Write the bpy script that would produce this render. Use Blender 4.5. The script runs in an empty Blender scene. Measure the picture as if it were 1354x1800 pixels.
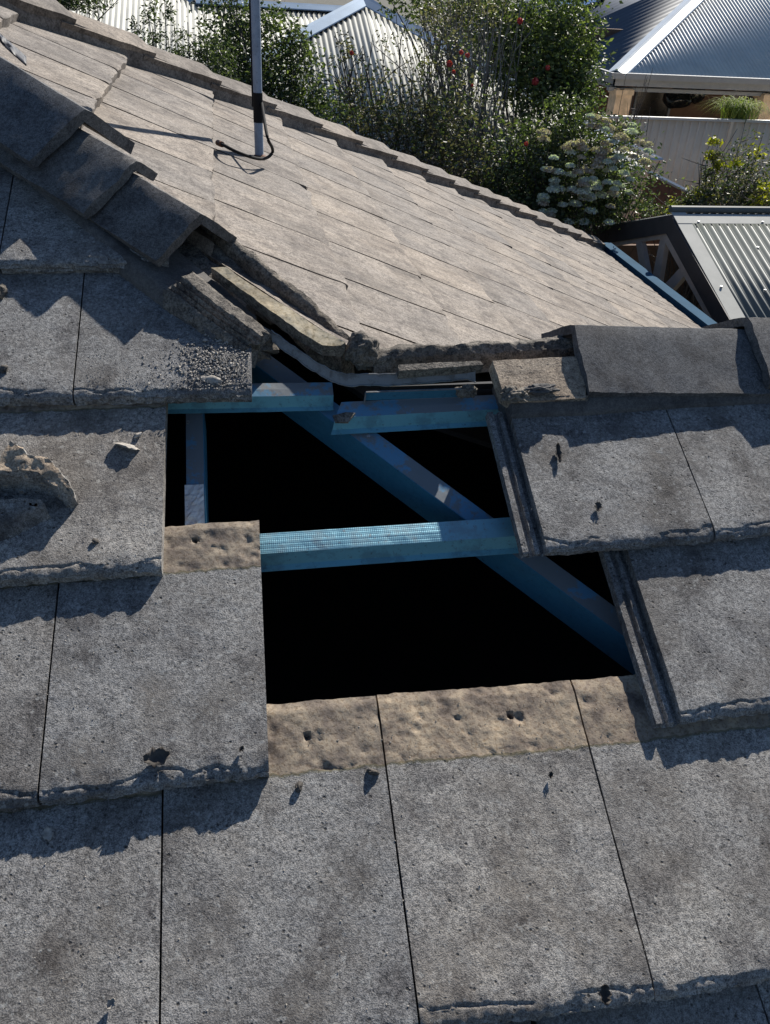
import bpy, bmesh, math, random
import numpy as np
from mathutils import Vector, Matrix, noise as mn

# ------------------------------------------------------------------ camera
FPX = 1423.86                      # focal length in photograph pixels (1354 x 1800)
RC = np.array([[0.98355806, -0.172709, 0.05277456],
               [-0.05569152, -0.56805995, -0.82110069],
               [0.17179059, 0.80466111, -0.56833836]])
CAM = np.array([0.12515036, -0.44219668, 1.11586374])
scene = bpy.context.scene
COL = scene.collection
cd = bpy.data.cameras.new("camera"); cam = bpy.data.objects.new("camera", cd); COL.objects.link(cam)
cd.sensor_fit = 'VERTICAL'; cd.sensor_height = 24.0; cd.lens = FPX / 1800 * 24.0
cd.clip_start = 0.02; cd.clip_end = 400
mw = Matrix.Identity(4)
for r in range(3):
    mw[r][0] = RC[0][r]; mw[r][1] = -RC[1][r]; mw[r][2] = -RC[2][r]; mw[r][3] = CAM[r]
cam.matrix_world = mw
scene.camera = cam

# ------------------------------------------------------------------ light
SUN_EL, SUN_AZ = math.radians(35.3), math.radians(55.0)      # direction towards the sun, azimuth from +X to +Y
world = bpy.data.worlds.new("World"); scene.world = world; world.use_nodes = True
wn = world.node_tree; bg = wn.nodes["Background"]
sky = wn.nodes.new("ShaderNodeTexSky"); sky.sky_type = 'NISHITA'; sky.sun_disc = False
sky.sun_elevation = SUN_EL; sky.sun_rotation = math.pi / 2 - SUN_AZ
sky.air_density = 1.0; sky.dust_density = 0.6; sky.ozone_density = 5.0
wn.links.new(sky.outputs[0], bg.inputs[0]); bg.inputs[1].default_value = 0.062
sd = bpy.data.lights.new("sun", 'SUN'); sun = bpy.data.objects.new("sun", sd); COL.objects.link(sun)
sd.energy = 5.0; sd.angle = math.radians(0.5); sd.color = (1.0, 0.95, 0.87)
tosun = Vector((math.cos(SUN_EL) * math.cos(SUN_AZ), math.cos(SUN_EL) * math.sin(SUN_AZ), math.sin(SUN_EL)))
sun.rotation_euler = tosun.to_track_quat('Z', 'Y').to_euler()
scene.view_settings.view_transform = 'Standard'; scene.view_settings.look = 'None'
scene.view_settings.gamma = 1; scene.view_settings.exposure = 0.5
scene.render.resolution_x = 770; scene.render.resolution_y = 1024
scene.cycles.max_bounces = 6

# ------------------------------------------------------------------ roof geometry (metres)
PITCH = 0.45230; CP, SP = math.cos(PITCH), math.sin(PITCH)
G = 0.31604; L = 0.42; T = 0.03592; W = 0.30
NA = np.array([0, -SP, CP]); SD = np.array([0, CP, SP])          # near slope: normal and up-slope direction
NB = np.array([SP, 0, CP]); UB = np.array([CP, 0, -SP])          # side slope: normal and down-slope direction
DR = 0.525
CB = NB @ CAM - DR                                               # side slope rafter plane NB.P = CB

def ray(x, y):
    return RC.T @ np.array([(x - 677) / FPX, (y - 900) / FPX, 1.0])
def on_plane(x, y, n, k):
    n = np.asarray(n, float); r = ray(x, y)
    return CAM + r * ((k - n @ CAM) / (n @ r))
def onA(x, y, h): return on_plane(x, y, NA, h)
def onB(x, y, h): return on_plane(x, y, NB, CB + h)
def on_ax(x, y, ax, v):
    n = np.zeros(3); n[ax] = 1; return on_plane(x, y, n, v)
def Aloc(P): return float(P[0]), float(P @ SD), float(P @ NA)
def PA(X, s, h): return np.array([X, 0, 0]) + SD * s + NA * h
def tilt_plane(i):                                               # top surface of tile course i
    return NA + (T / L) * SD, 2 * T + i * G * T / L
def onT(i, x, y):
    n, k = tilt_plane(i); return on_plane(x, y, n, k)
_M = np.stack([NA, NB, [0, 1, 0]])
HIP0 = np.linalg.solve(_M, [0, CB, 1.0]); _h1 = np.linalg.solve(_M, [0, CB, 2.0])
HD = (_h1 - HIP0) / np.linalg.norm(_h1 - HIP0)                   # up the near hip
HN = np.array([math.sqrt(.5), math.sqrt(.5), 0])                 # across the hip, towards the side slope
def onHip(x, y, off=0.0): return on_plane(x, y, HN, HN @ HIP0 + off)
def PH(a, off=0.0, dz=0.0): return HIP0 + HD * a + HN * off + np.array([0, 0, dz])

# ------------------------------------------------------------------ helpers
def link(o, parent=None):
    COL.objects.link(o)
    if parent: o.parent = parent
    return o
def mesh_obj(name, verts, faces, mats, parent=None, smooth=True, fm=None, uvs=None, origin=None):
    me = bpy.data.meshes.new(name)
    v = np.asarray(verts, float)
    if parent is not None:
        off = np.array(parent.matrix_world.translation) if parent.type != 'MESH' else np.array(parent.matrix_world.translation)
        pl = np.array(parent.location); pp = parent.parent
        while pp is not None: pl = pl + np.array(pp.location); pp = pp.parent
        off = pl
        loc = None
    else:
        off = np.array(origin) if origin is not None else np.array([(v[:, 0].min() + v[:, 0].max()) / 2, (v[:, 1].min() + v[:, 1].max()) / 2, v[:, 2].min()])
        loc = off
    me.from_pydata((v - off).tolist(), [], [list(map(int, f)) for f in faces])
    for m in (mats if isinstance(mats, (list, tuple)) else [mats]): me.materials.append(m)
    if fm is not None:
        me.polygons.foreach_set('material_index', np.asarray(fm, dtype=np.int32))
    if smooth: me.polygons.foreach_set('use_smooth', np.ones(len(me.polygons), dtype=bool))
    if uvs is not None:
        uv = me.uv_layers.new(name="UVMap"); li = np.zeros(len(me.loops), dtype=np.int32); me.loops.foreach_get('vertex_index', li)
        uv.data.foreach_set('uv', np.asarray(uvs, float)[li].ravel())
    me.update()
    o = bpy.data.objects.new(name, me)
    if loc is not None: o.location = loc
    return link(o, parent)
def tag(o, label=None, cat=None, group=None, kind=None):
    if kind is None and cat: kind = 'thing'
    for k, v in (('label', label), ('category', cat), ('group', group), ('kind', kind)):
        if v: o[k] = v
    return o
def empty(name, loc, label, cat, group=None, kind=None):
    o = bpy.data.objects.new(name, None); o.location = loc; o.empty_display_size = .1; COL.objects.link(o)
    return tag(o, label, cat, group, kind)
def sharpen(o, deg=35):
    me = o.data; bm = bmesh.new(); bm.from_mesh(me)
    for e in bm.edges:
        if len(e.link_faces) == 2 and e.calc_face_angle(0) > math.radians(deg): e.smooth = False
    bm.to_mesh(me); bm.free()
def recalc(o):
    bm = bmesh.new(); bm.from_mesh(o.data); bmesh.ops.recalc_face_normals(bm, faces=bm.faces); bm.to_mesh(o.data); bm.free()
def fb(p, f, seed=0, oct=3):                                     # fractal noise about 0
    v = Vector((p[0] * f + seed * 7.31, p[1] * f - seed * 3.7, p[2] * f + seed * 1.9)); a = 1; s = 0
    for _ in range(oct):
        s += a * mn.noise(v); v = v * 2.03; a *= .5
    return s
class MB:
    def __init__(s): s.v = []; s.f = []; s.m = []
    def add(s, vs, fs, m=0):
        b = len(s.v); s.v += [tuple(map(float, p)) for p in vs]; s.f += [[b + i for i in f] for f in fs]; s.m += [m] * len(fs)
    def prism(s, poly, off, m=0):                                # polygon extruded by vector off
        n = len(poly); off = np.array(off); P = [np.array(p, float) for p in poly]
        s.add(P + [p + off for p in P], [list(range(n))[::-1], list(range(n, 2 * n))] + [[i, (i + 1) % n, n + (i + 1) % n, n + i] for i in range(n)], m)
    def box(s, o, ax, ay, az, m=0):                              # corner and three edge vectors
        o, ax, ay, az = map(lambda q: np.array(q, float), (o, ax, ay, az))
        s.prism([o, o + ax, o + ax + ay, o + ay], az, m)
    def cbox(s, c, sx, sy, sz, m=0):
        s.box((c[0] - sx / 2, c[1] - sy / 2, c[2] - sz / 2), (sx, 0, 0), (0, sy, 0), (0, 0, sz), m)
    def sweep(s, path, prof, nrm, m=0, close=True, caps=True):   # profile (a along side, b along nrm) swept along a polyline
        path = [np.array(p, float) for p in path]; nrm = np.array(nrm, float); k = len(prof); b = len(s.v)
        for i, p in enumerate(path):
            t = path[min(i + 1, len(path) - 1)] - path[max(i - 1, 0)]; t /= np.linalg.norm(t)
            sd_ = np.cross(t, nrm); sd_ /= np.linalg.norm(sd_); up = np.cross(sd_, t)
            for a_, b_ in prof: s.v.append(tuple(p + sd_ * a_ + up * b_))
        fs = []
        for i in range(len(path) - 1):
            for j in range(k if close else k - 1):
                j2 = (j + 1) % k; fs.append([b + i * k + j, b + i * k + j2, b + (i + 1) * k + j2, b + (i + 1) * k + j])
        if caps and close:
            fs.append([b + j for j in range(k)][::-1]); fs.append([b + (len(path) - 1) * k + j for j in range(k)])
        s.f += fs; s.m += [m] * len(fs)
    def tube(s, path, r, m=0, n=8):
        path = [np.array(p, float) for p in path]; rr = r if isinstance(r, (list, tuple)) else [r] * len(path); b = len(s.v)
        ref = np.array([0.31, .22, .92])
        for i, p in enumerate(path):
            t = path[min(i + 1, len(path) - 1)] - path[max(i - 1, 0)]; t = t / (np.linalg.norm(t) + 1e-9)
            a_ = np.cross(t, ref); a_ /= np.linalg.norm(a_) + 1e-9; c_ = np.cross(t, a_)
            for j in range(n):
                th = 2 * math.pi * j / n; s.v.append(tuple(p + (a_ * math.cos(th) + c_ * math.sin(th)) * rr[i]))
        for i in range(len(path) - 1):
            for j in range(n): s.f.append([b + i * n + j, b + i * n + (j + 1) % n, b + (i + 1) * n + (j + 1) % n, b + (i + 1) * n + j]); s.m.append(m)
        s.f.append([b + j for j in range(n)][::-1]); s.m.append(m)
        s.f.append([b + (len(path) - 1) * n + j for j in range(n)]); s.m.append(m)
    def build(s, name, mats, parent=None, smooth=False, origin=None):
        o = mesh_obj(name, s.v, s.f, mats, parent, smooth, s.m if isinstance(mats, (list, tuple)) else None, origin=origin)
        recalc(o)
        if smooth: sharpen(o)
        return o

# ------------------------------------------------------------------ materials
def new_mat(name):
    m = bpy.data.materials.new(name); m.use_nodes = True; nt = m.node_tree
    return m, nt, nt.nodes['Principled BSDF']
def ramp(nt, fac, stops):
    r = nt.nodes.new('ShaderNodeValToRGB'); el = r.color_ramp.elements
    while len(el) < len(stops): el.new(.5)
    for e, (p, c) in zip(el, stops): e.position = p; e.color = (*c, 1) if len(c) == 3 else c
    nt.links.new(fac, r.inputs[0]); return r.outputs[0]
def nz(nt, vec, scale, detail=4, rough=.6, w=None, dist=0):
    n = nt.nodes.new('ShaderNodeTexNoise'); n.inputs['Scale'].default_value = scale; n.inputs['Detail'].default_value = detail
    n.inputs['Roughness'].default_value = rough; n.inputs['Distortion'].default_value = dist
    if w is not None: n.noise_dimensions = '4D'; nt.links.new(w, n.inputs['W'])
    nt.links.new(vec, n.inputs['Vector']); return n.outputs['Fac']
def mixc(nt, fac, a, b, mode='MIX'):
    m = nt.nodes.new('ShaderNodeMix'); m.data_type = 'RGBA'; m.blend_type = mode
    for s_, v in ((m.inputs[0], fac), (m.inputs[6], a), (m.inputs[7], b)):
        if hasattr(v, 'is_linked'): nt.links.new(v, s_)
        elif isinstance(v, (int, float)): s_.default_value = v
        else: s_.default_value = (*v, 1)
    return m.outputs[2]
def math_(nt, op, a, b=None, clamp=False):
    m = nt.nodes.new('ShaderNodeMath'); m.operation = op; m.use_clamp = clamp
    for s_, v in zip(m.inputs, (a, b)):
        if v is None: continue
        if hasattr(v, 'is_linked'): nt.links.new(v, s_)
        else: s_.default_value = v
    return m.outputs[0]
def bump(nt, b, height, strength=.5, dist=.002, prev=None):
    n = nt.nodes.new('ShaderNodeBump'); n.inputs['Strength'].default_value = strength; n.inputs['Distance'].default_value = dist
    nt.links.new(height, n.inputs['Height'])
    if prev is not None: nt.links.new(prev, n.inputs['Normal'])
    nt.links.new(n.outputs[0], b.inputs['Normal']); return n.outputs[0]

def concrete(name, dark, mid, light, grain=330, stain=(.17, .145, .12), stain_amt=.45, pits=.8, brown_head=False, streak=None, bumps=1.0, gdist=.0022):
    m, nt, b = new_mat(name)
    geo = nt.nodes.new('ShaderNodeNewGeometry').outputs['Position']
    rnd = nt.nodes.new('ShaderNodeObjectInfo').outputs['Random']
    wv = math_(nt, 'MULTIPLY', rnd, 37.0)
    g1 = nz(nt, geo, grain, 3, .7)
    g2 = nz(nt, geo, grain * .33, 3, .6)
    mid_ = math_(nt, 'ADD', math_(nt, 'MULTIPLY', g1, .62), math_(nt, 'MULTIPLY', g2, .38))
    col = ramp(nt, mid_, [(.38, dark), (.47, mid), (.60, light)])
    p1 = nz(nt, geo, 7.5, 5, .62, wv)
    col = mixc(nt, math_(nt, 'MULTIPLY', ramp(nt, p1, [(.47, (0, 0, 0)), (.66, (1, 1, 1))]), stain_amt), col, stain)
    p2 = nz(nt, geo, 19, 5, .65, wv)
    col = mixc(nt, ramp(nt, p2, [(.34, (1, 1, 1)), (.52, (0, 0, 0))]), col, mixc(nt, 1.0, col, (.55, .54, .55), 'MULTIPLY'))
    p3 = nz(nt, geo, 4.2, 3, .5, wv)
    col = mixc(nt, ramp(nt, p3, [(.40, (0, 0, 0)), (.70, (1, 1, 1))]), col, mixc(nt, 1.0, col, (1.22, 1.2, 1.16), 'MULTIPLY'))
    if streak is not None:
        mp = nt.nodes.new('ShaderNodeMapping'); nt.links.new(geo, mp.inputs[0]); mp.inputs['Scale'].default_value = streak
        sk = nz(nt, mp.outputs[0], 14, 5, .6, wv)
        col = mixc(nt, ramp(nt, sk, [(.45, (0, 0, 0)), (.68, (.7, .7, .7))]), col, mixc(nt, 1.0, col, (1.35, 1.32, 1.27), 'MULTIPLY'))
        sk2 = nz(nt, mp.outputs[0], 31, 4, .6, wv)
        col = mixc(nt, ramp(nt, sk2, [(.33, (.5, .5, .5)), (.48, (0, 0, 0))]), col, mixc(nt, 1.0, col, (.6, .58, .56), 'MULTIPLY'))
    p4 = nz(nt, geo, 3.1, 4, .55, wv, 1.2)
    col = mixc(nt, ramp(nt, p4, [(.36, (.8, .8, .8)), (.50, (0, 0, 0))]), col, mixc(nt, 1.0, col, (.66, .64, .63), 'MULTIPLY'))
    p5 = nz(nt, geo, 95, 3, .6)
    col = mixc(nt, ramp(nt, p5, [(.60, (0, 0, 0)), (.68, (.55, .55, .55))]), col, (.46, .46, .44) if grain > 400 and light[0] > .3 else col)
    # pits
    vo = nt.nodes.new('ShaderNodeTexVoronoi'); vo.inputs['Scale'].default_value = 95; nt.links.new(geo, vo.inputs['Vector'])
    pm = nz(nt, geo, 45, 2, .5)
    pit = math_(nt, 'MULTIPLY', ramp(nt, vo.outputs['Distance'], [(.10, (1, 1, 1)), (.24, (0, 0, 0))]), ramp(nt, pm, [(.52, (0, 0, 0)), (.58, (1, 1, 1))]))
    pit = math_(nt, 'MULTIPLY', pit, pits)
    col = mixc(nt, pit, col, (.02, .018, .016))
    hgt = math_(nt, 'SUBTRACT', mid_, math_(nt, 'MULTIPLY', pit, .6))
    if brown_head:
        uv = nt.nodes.new('ShaderNodeUVMap').outputs[0]; sp = nt.nodes.new('ShaderNodeSeparateXYZ'); nt.links.new(uv, sp.inputs[0])
        e1 = nz(nt, geo, 60, 4, .6)
        vv = math_(nt, 'ADD', sp.outputs[1], math_(nt, 'MULTIPLY', math_(nt, 'SUBTRACT', e1, .5), .014))
        mask = math_(nt, 'GREATER_THAN', vv, G + .0005)
        h1 = nz(nt, geo, 24, 5, .65, wv); h2 = nz(nt, geo, 210, 3, .7)
        hc = ramp(nt, h1, [(.32, (.10, .082, .072)), (.43, (.21, .172, .140)), (.55, (.34, .282, .215)), (.66, (.45, .37, .27))])
        hc = mixc(nt, ramp(nt, h2, [(.38, (.85, .85, .85)), (.5, (0, 0, 0))]), hc, mixc(nt, 1.0, hc, (.62, .56, .5), 'MULTIPLY'))
        col = mixc(nt, mask, col, hc)
        edge = math_(nt, 'MULTIPLY', ramp(nt, vv, [(0, (0, 0, 0)), (1, (1, 1, 1))]), 1.0)
        line = math_(nt, 'LESS_THAN', math_(nt, 'ABSOLUTE', math_(nt, 'SUBTRACT', vv, G + .0005)), .0022)
        col = mixc(nt, math_(nt, 'MULTIPLY', line, .55), col, (.09, .085, .04))
        hgt = math_(nt, 'ADD', math_(nt, 'MULTIPLY', hgt, math_(nt, 'SUBTRACT', 1.0, math_(nt, 'MULTIPLY', mask, .8))), math_(nt, 'MULTIPLY', mask, math_(nt, 'ADD', math_(nt, 'MULTIPLY', h1, 1.3), math_(nt, 'MULTIPLY', h2, .25))))
    # tile-to-tile tone
    tone = ramp(nt, rnd, [(0, (.82, .83, .85)), (1, (1.12, 1.08, 1.03))])
    col = mixc(nt, 1.0, col, tone, 'MULTIPLY')
    nt.links.new(col, b.inputs['Base Color']); b.inputs['Roughness'].default_value = .88
    b.inputs['Specular IOR Level'].default_value = .35
    bump(nt, b, hgt, bumps, gdist)
    return m
MAT = {}
MAT['tile'] = concrete('weathered_concrete', (.073, .073, .074), (.202, .200, .197), (.445, .435, .42), grain=520, stain=(.13, .115, .10), stain_amt=.6, brown_head=True)
MAT['tile_b'] = concrete('brownish_concrete', (.098, .086, .076), (.205, .183, .163), (.35, .315, .283), grain=300, stain=(.13, .112, .095), streak=(.45, 1.8, .45), pits=.5, bumps=.6)  # browner concrete of the side slope tiles
MAT['cap'] = concrete('dark_cap_concrete', (.058, .060, .065), (.108, .110, .115), (.21, .21, .212), grain=420, stain=(.12, .11, .10), stain_amt=.3, pits=.25, bumps=.7, gdist=.0014)
MAT['cap_far'] = concrete('brown_cap_concrete', (.10, .088, .078), (.19, .168, .147), (.30, .265, .235), grain=160, stain=(.14, .12, .10), pits=.2, bumps=.5)
MAT['bed'] = concrete('pointing_mortar', (.07, .068, .07), (.10, .098, .098), (.15, .145, .14), grain=420, stain=(.085, .08, .078), pits=.15, bumps=.45, gdist=.0014)
MAT['mortar'] = concrete('broken_mortar', (.05, .046, .041), (.14, .128, .112), (.29, .262, .225), grain=260, stain=(.10, .085, .07), pits=.6, bumps=1.0, gdist=.003)
MAT['beige'] = concrete('raw_tile_back', (.40, .32, .20), (.66, .55, .37), (.82, .70, .50), grain=120, stain=(.34, .26, .16), stain_amt=.5, pits=.15, bumps=.5)
MAT['sandy'] = concrete('sandy_tile_face', (.13, .105, .08), (.34, .275, .21), (.56, .46, .35), grain=300, stain=(.2, .15, .11), pits=.4, bumps=.9)

def metal(name, col, rough=.4, metallic=.6, rust=(.10, .07, .055), rust_amt=.5, rust_scale=20, dimple=False, spec=.5):
    m, nt, b = new_mat(name)
    geo = nt.nodes.new('ShaderNodeNewGeometry').outputs['Position']
    n1 = nz(nt, geo, rust_scale, 6, .7); n2 = nz(nt, geo, 140, 4, .6)
    c = mixc(nt, math_(nt, 'MULTIPLY', ramp(nt, n1, [(.50 if rust_amt < .85 else .46, (0, 0, 0)), (.60 if rust_amt < .85 else .50, (1, 1, 1))]), rust_amt), col, rust)
    c = mixc(nt, ramp(nt, n2, [(.60, (0, 0, 0)), (.70, (.6, .6, .6))]), c, rust)
    nt.links.new(c, b.inputs['Base Color']); b.inputs['Metallic'].default_value = metallic
    r_ = ramp(nt, n1, [(.4, (rough,) * 3), (.65, (min(1, rough + .35),) * 3)]); nt.links.new(r_, b.inputs['Roughness'])
    nrm = bump(nt, b, n2, .15, .001)
    if dimple:
        vo = nt.nodes.new('ShaderNodeTexVoronoi'); vo.inputs['Scale'].default_value = 300; vo.inputs['Randomness'].default_value = .05; nt.links.new(geo, vo.inputs['Vector'])
        bump(nt, b, vo.outputs['Distance'], .5, .0012, nrm)
    return m
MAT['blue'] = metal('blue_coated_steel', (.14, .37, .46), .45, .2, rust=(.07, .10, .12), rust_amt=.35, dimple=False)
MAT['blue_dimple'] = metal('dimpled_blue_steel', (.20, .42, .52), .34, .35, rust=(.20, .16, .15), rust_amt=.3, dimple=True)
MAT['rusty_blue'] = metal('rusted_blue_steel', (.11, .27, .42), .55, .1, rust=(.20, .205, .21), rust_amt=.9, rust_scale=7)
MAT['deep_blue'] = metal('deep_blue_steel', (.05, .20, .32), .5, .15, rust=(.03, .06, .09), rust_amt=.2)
MAT['galv'] = metal('galvanised_steel', (.42, .43, .44), .38, .75, rust=(.2, .19, .18), rust_amt=.4, rust_scale=26)
MAT['foil'] = metal('silver_tape', (.85, .83, .78), .4, .4, rust=(.35, .33, .3), rust_amt=.3, rust_scale=30)
MAT['lead'] = metal('lead_flashing', (.24, .245, .25), .6, .2, rust=(.12, .115, .11), rust_amt=.6, rust_scale=30)
MAT['mast'] = metal('painted_mast', (.25, .32, .43), .5, .2, rust=(.10, .12, .15), rust_amt=.2)

def plain(name, col, rough=.6, metallic=0, nscale=30, var=.25, bstr=.2, bdist=.002, spec=.5):
    m, nt, b = new_mat(name)
    geo = nt.nodes.new('ShaderNodeNewGeometry').outputs['Position']
    n1 = nz(nt, geo, nscale, 5, .6)
    lo = tuple(c * (1 - var) for c in col); hi = tuple(min(1, c * (1 + var)) for c in col)
    nt.links.new(ramp(nt, n1, [(.3, lo), (.7, hi)]), b.inputs['Base Color'])
    b.inputs['Roughness'].default_value = rough; b.inputs['Metallic'].default_value = metallic; b.inputs['Specular IOR Level'].default_value = spec
    bump(nt, b, n1, bstr, bdist)
    return m
MAT['black'] = plain('black_rubber', (.012, .012, .013), .8, spec=.2)
MAT['rustcap'] = plain('rusty_end', (.16, .07, .035), .8, nscale=200, var=.5)
MAT['attic'] = plain('attic_dark', (.012, .012, .015), .95, nscale=8)  # near-black colour stands in for the darkness inside the hole
MAT['under'] = plain('roof_underside', (.03, .03, .032), .95)
MAT['wall_render'] = plain('wall_render', (.35, .29, .23), .9, nscale=12)
MAT['gutter'] = plain('blue_gutter_paint', (.03, .09, .155), .85, nscale=6, var=.15, spec=.1)
MAT['fascia'] = plain('blue_grey_fascia', (.16, .22, .29), .55)
MAT['roofsteel'] = plain('weathered_zincalume', (.50, .50, .46), .75, .0, nscale=2.0, var=.10, bstr=.05, spec=.2)
MAT['roofflash'] = plain('pale_blue_flashing', (.30, .40, .52), .45, .35, nscale=4, var=.12, bstr=.05)
MAT['greysteel'] = plain('dark_grey_roof', (.07, .092, .125), .6, .1, nscale=1.5, var=.12, bstr=.05)  # dark blue-grey for side and back slopes
MAT['silversteel'] = plain('bright_corrugated_roof', (.60, .62, .61), .6, .0, nscale=1.5, var=.1, bstr=.05, spec=.6)  # sun glare on the steel put into its pale base colour
MAT['paleflash'] = plain('pale_flashing', (.62, .66, .68), .4, .4, nscale=3, var=.08, bstr=.05)
MAT['cream'] = plain('cream_column', (.70, .54, .36), .8, nscale=7, var=.25)
MAT['soffit'] = plain('grey_trim', (.26, .28, .30), .7, nscale=5, var=.1)
MAT['verandah_wall'] = plain('brown_verandah_wall', (.15, .09, .06), .9, nscale=2, var=.35)
MAT['glassdark'] = plain('dark_window', (.012, .014, .016), .15, nscale=3)
MAT['fence'] = plain('beige_fence_steel', (.86, .71, .54), .6, .0, nscale=3, var=.08, bstr=.05)
MAT['fencetop'] = plain('pale_fence_rail', (.62, .60, .56), .5, nscale=5, var=.1)
MAT['char'] = plain('charcoal_fascia', (.055, .052, .055), .6, nscale=8, var=.2)
MAT['timber'] = plain('painted_timber', (.44, .40, .37), .7, nscale=10, var=.15)
MAT['corr_green'] = plain('corrugated_pergola_roof', (.13, .15, .145), .6, .0, nscale=3, var=.12, bstr=.05)
MAT['whitecap'] = plain('cream_flashing', (.50, .50, .46), .75, .0, nscale=6, var=.08, bstr=.05, spec=.2)
MAT['brickred'] = plain('terracotta_wall', (.26, .13, .085), .9, nscale=14, var=.3)
MAT['ground'] = plain('yard_ground', (.09, .085, .065), .95, nscale=1.2, var=.4)
MAT['bark'] = plain('dark_bark', (.09, .075, .065), .9, nscale=40, var=.4)
MAT['greybark'] = plain('grey_bark', (.26, .235, .21), .9, nscale=40, var=.4)
MAT['leafdead'] = plain('dry_leaf', (.075, .065, .055), .8, nscale=90, var=.5)
MAT['stone'] = plain('pale_stone', (.36, .33, .29), .9, nscale=150, var=.4, bstr=.6)
MAT['darkpaper'] = plain('dark_membrane', (.03, .032, .04), .6, nscale=40, var=.4)

def leafmat(name, c1, c2, c3, rough=.38):
    m, nt, b = new_mat(name)
    geo = nt.nodes.new('ShaderNodeNewGeometry').outputs
    n1 = nz(nt, geo['Position'], 3.5, 3, .5)
    f = math_(nt, 'ADD', math_(nt, 'MULTIPLY', geo['Random Per Island'], .6), math_(nt, 'MULTIPLY', n1, .4))
    c = ramp(nt, f, [(.2, c1), (.5, c2), (.78, c3)])
    nt.links.new(c, b.inputs['Base Color']); b.inputs['Roughness'].default_value = max(rough, .5); b.inputs['Specular IOR Level'].default_value = .3
    tr = nt.nodes.new('ShaderNodeBsdfTranslucent'); nt.links.new(mixc(nt, 1.0, c, (1.2, 1.5, .6), 'MULTIPLY'), tr.inputs[0])
    mx = nt.nodes.new('ShaderNodeMixShader'); mx.inputs[0].default_value = .3
    nt.links.new(b.outputs[0], mx.inputs[1]); nt.links.new(tr.outputs[0], mx.inputs[2]); nt.links.new(mx.outputs[0], nt.nodes['Material Output'].inputs[0])
    return m
MAT['leaf_dark'] = leafmat('dark_foliage', (.035, .048, .028), (.075, .095, .05), (.17, .185, .10))
MAT['leaf_green'] = leafmat('green_foliage', (.055, .08, .03), (.13, .16, .055), (.28, .30, .12))
MAT['leaf_olive'] = leafmat('olive_foliage', (.07, .06, .05), (.15, .125, .09), (.28, .23, .16))
MAT['leaf_yellow'] = leafmat('yellow_foliage', (.09, .11, .02), (.30, .28, .03), (.55, .46, .04))
MAT['leaf_tan'] = leafmat('dry_flower_heads', (.34, .26, .22), (.55, .45, .38), (.72, .63, .56), .8)
MAT['petal_white'] = leafmat('white_flower_heads', (.42, .42, .41), (.62, .62, .60), (.80, .79, .76), .8)
MAT['leaf_strap'] = leafmat('strap_foliage', (.08, .11, .03), (.20, .25, .06), (.42, .43, .12), .8)
MAT['petal_red'] = leafmat('red_petals', (.40, .03, .04), (.62, .08, .09), (.75, .16, .15), .6)

# ================================================================== near slope: concrete tiles
def joint(i, p, q):
    a = onT(i, *p); b = onT(i, *q); Xa, sa, _ = Aloc(a); Xb, sb, _ = Aloc(b)
    k = (Xb - Xa) / (sb - sa); return lambda s: Xa + k * (s - sa)
def const_joint(X0, k=0.0, s0=0.0): return lambda s: X0 + k * (s - s0)
def shift(jn, d): return lambda s: jn(s) + d
def front(i, p): return Aloc(onT(i, *p))[1]

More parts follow.
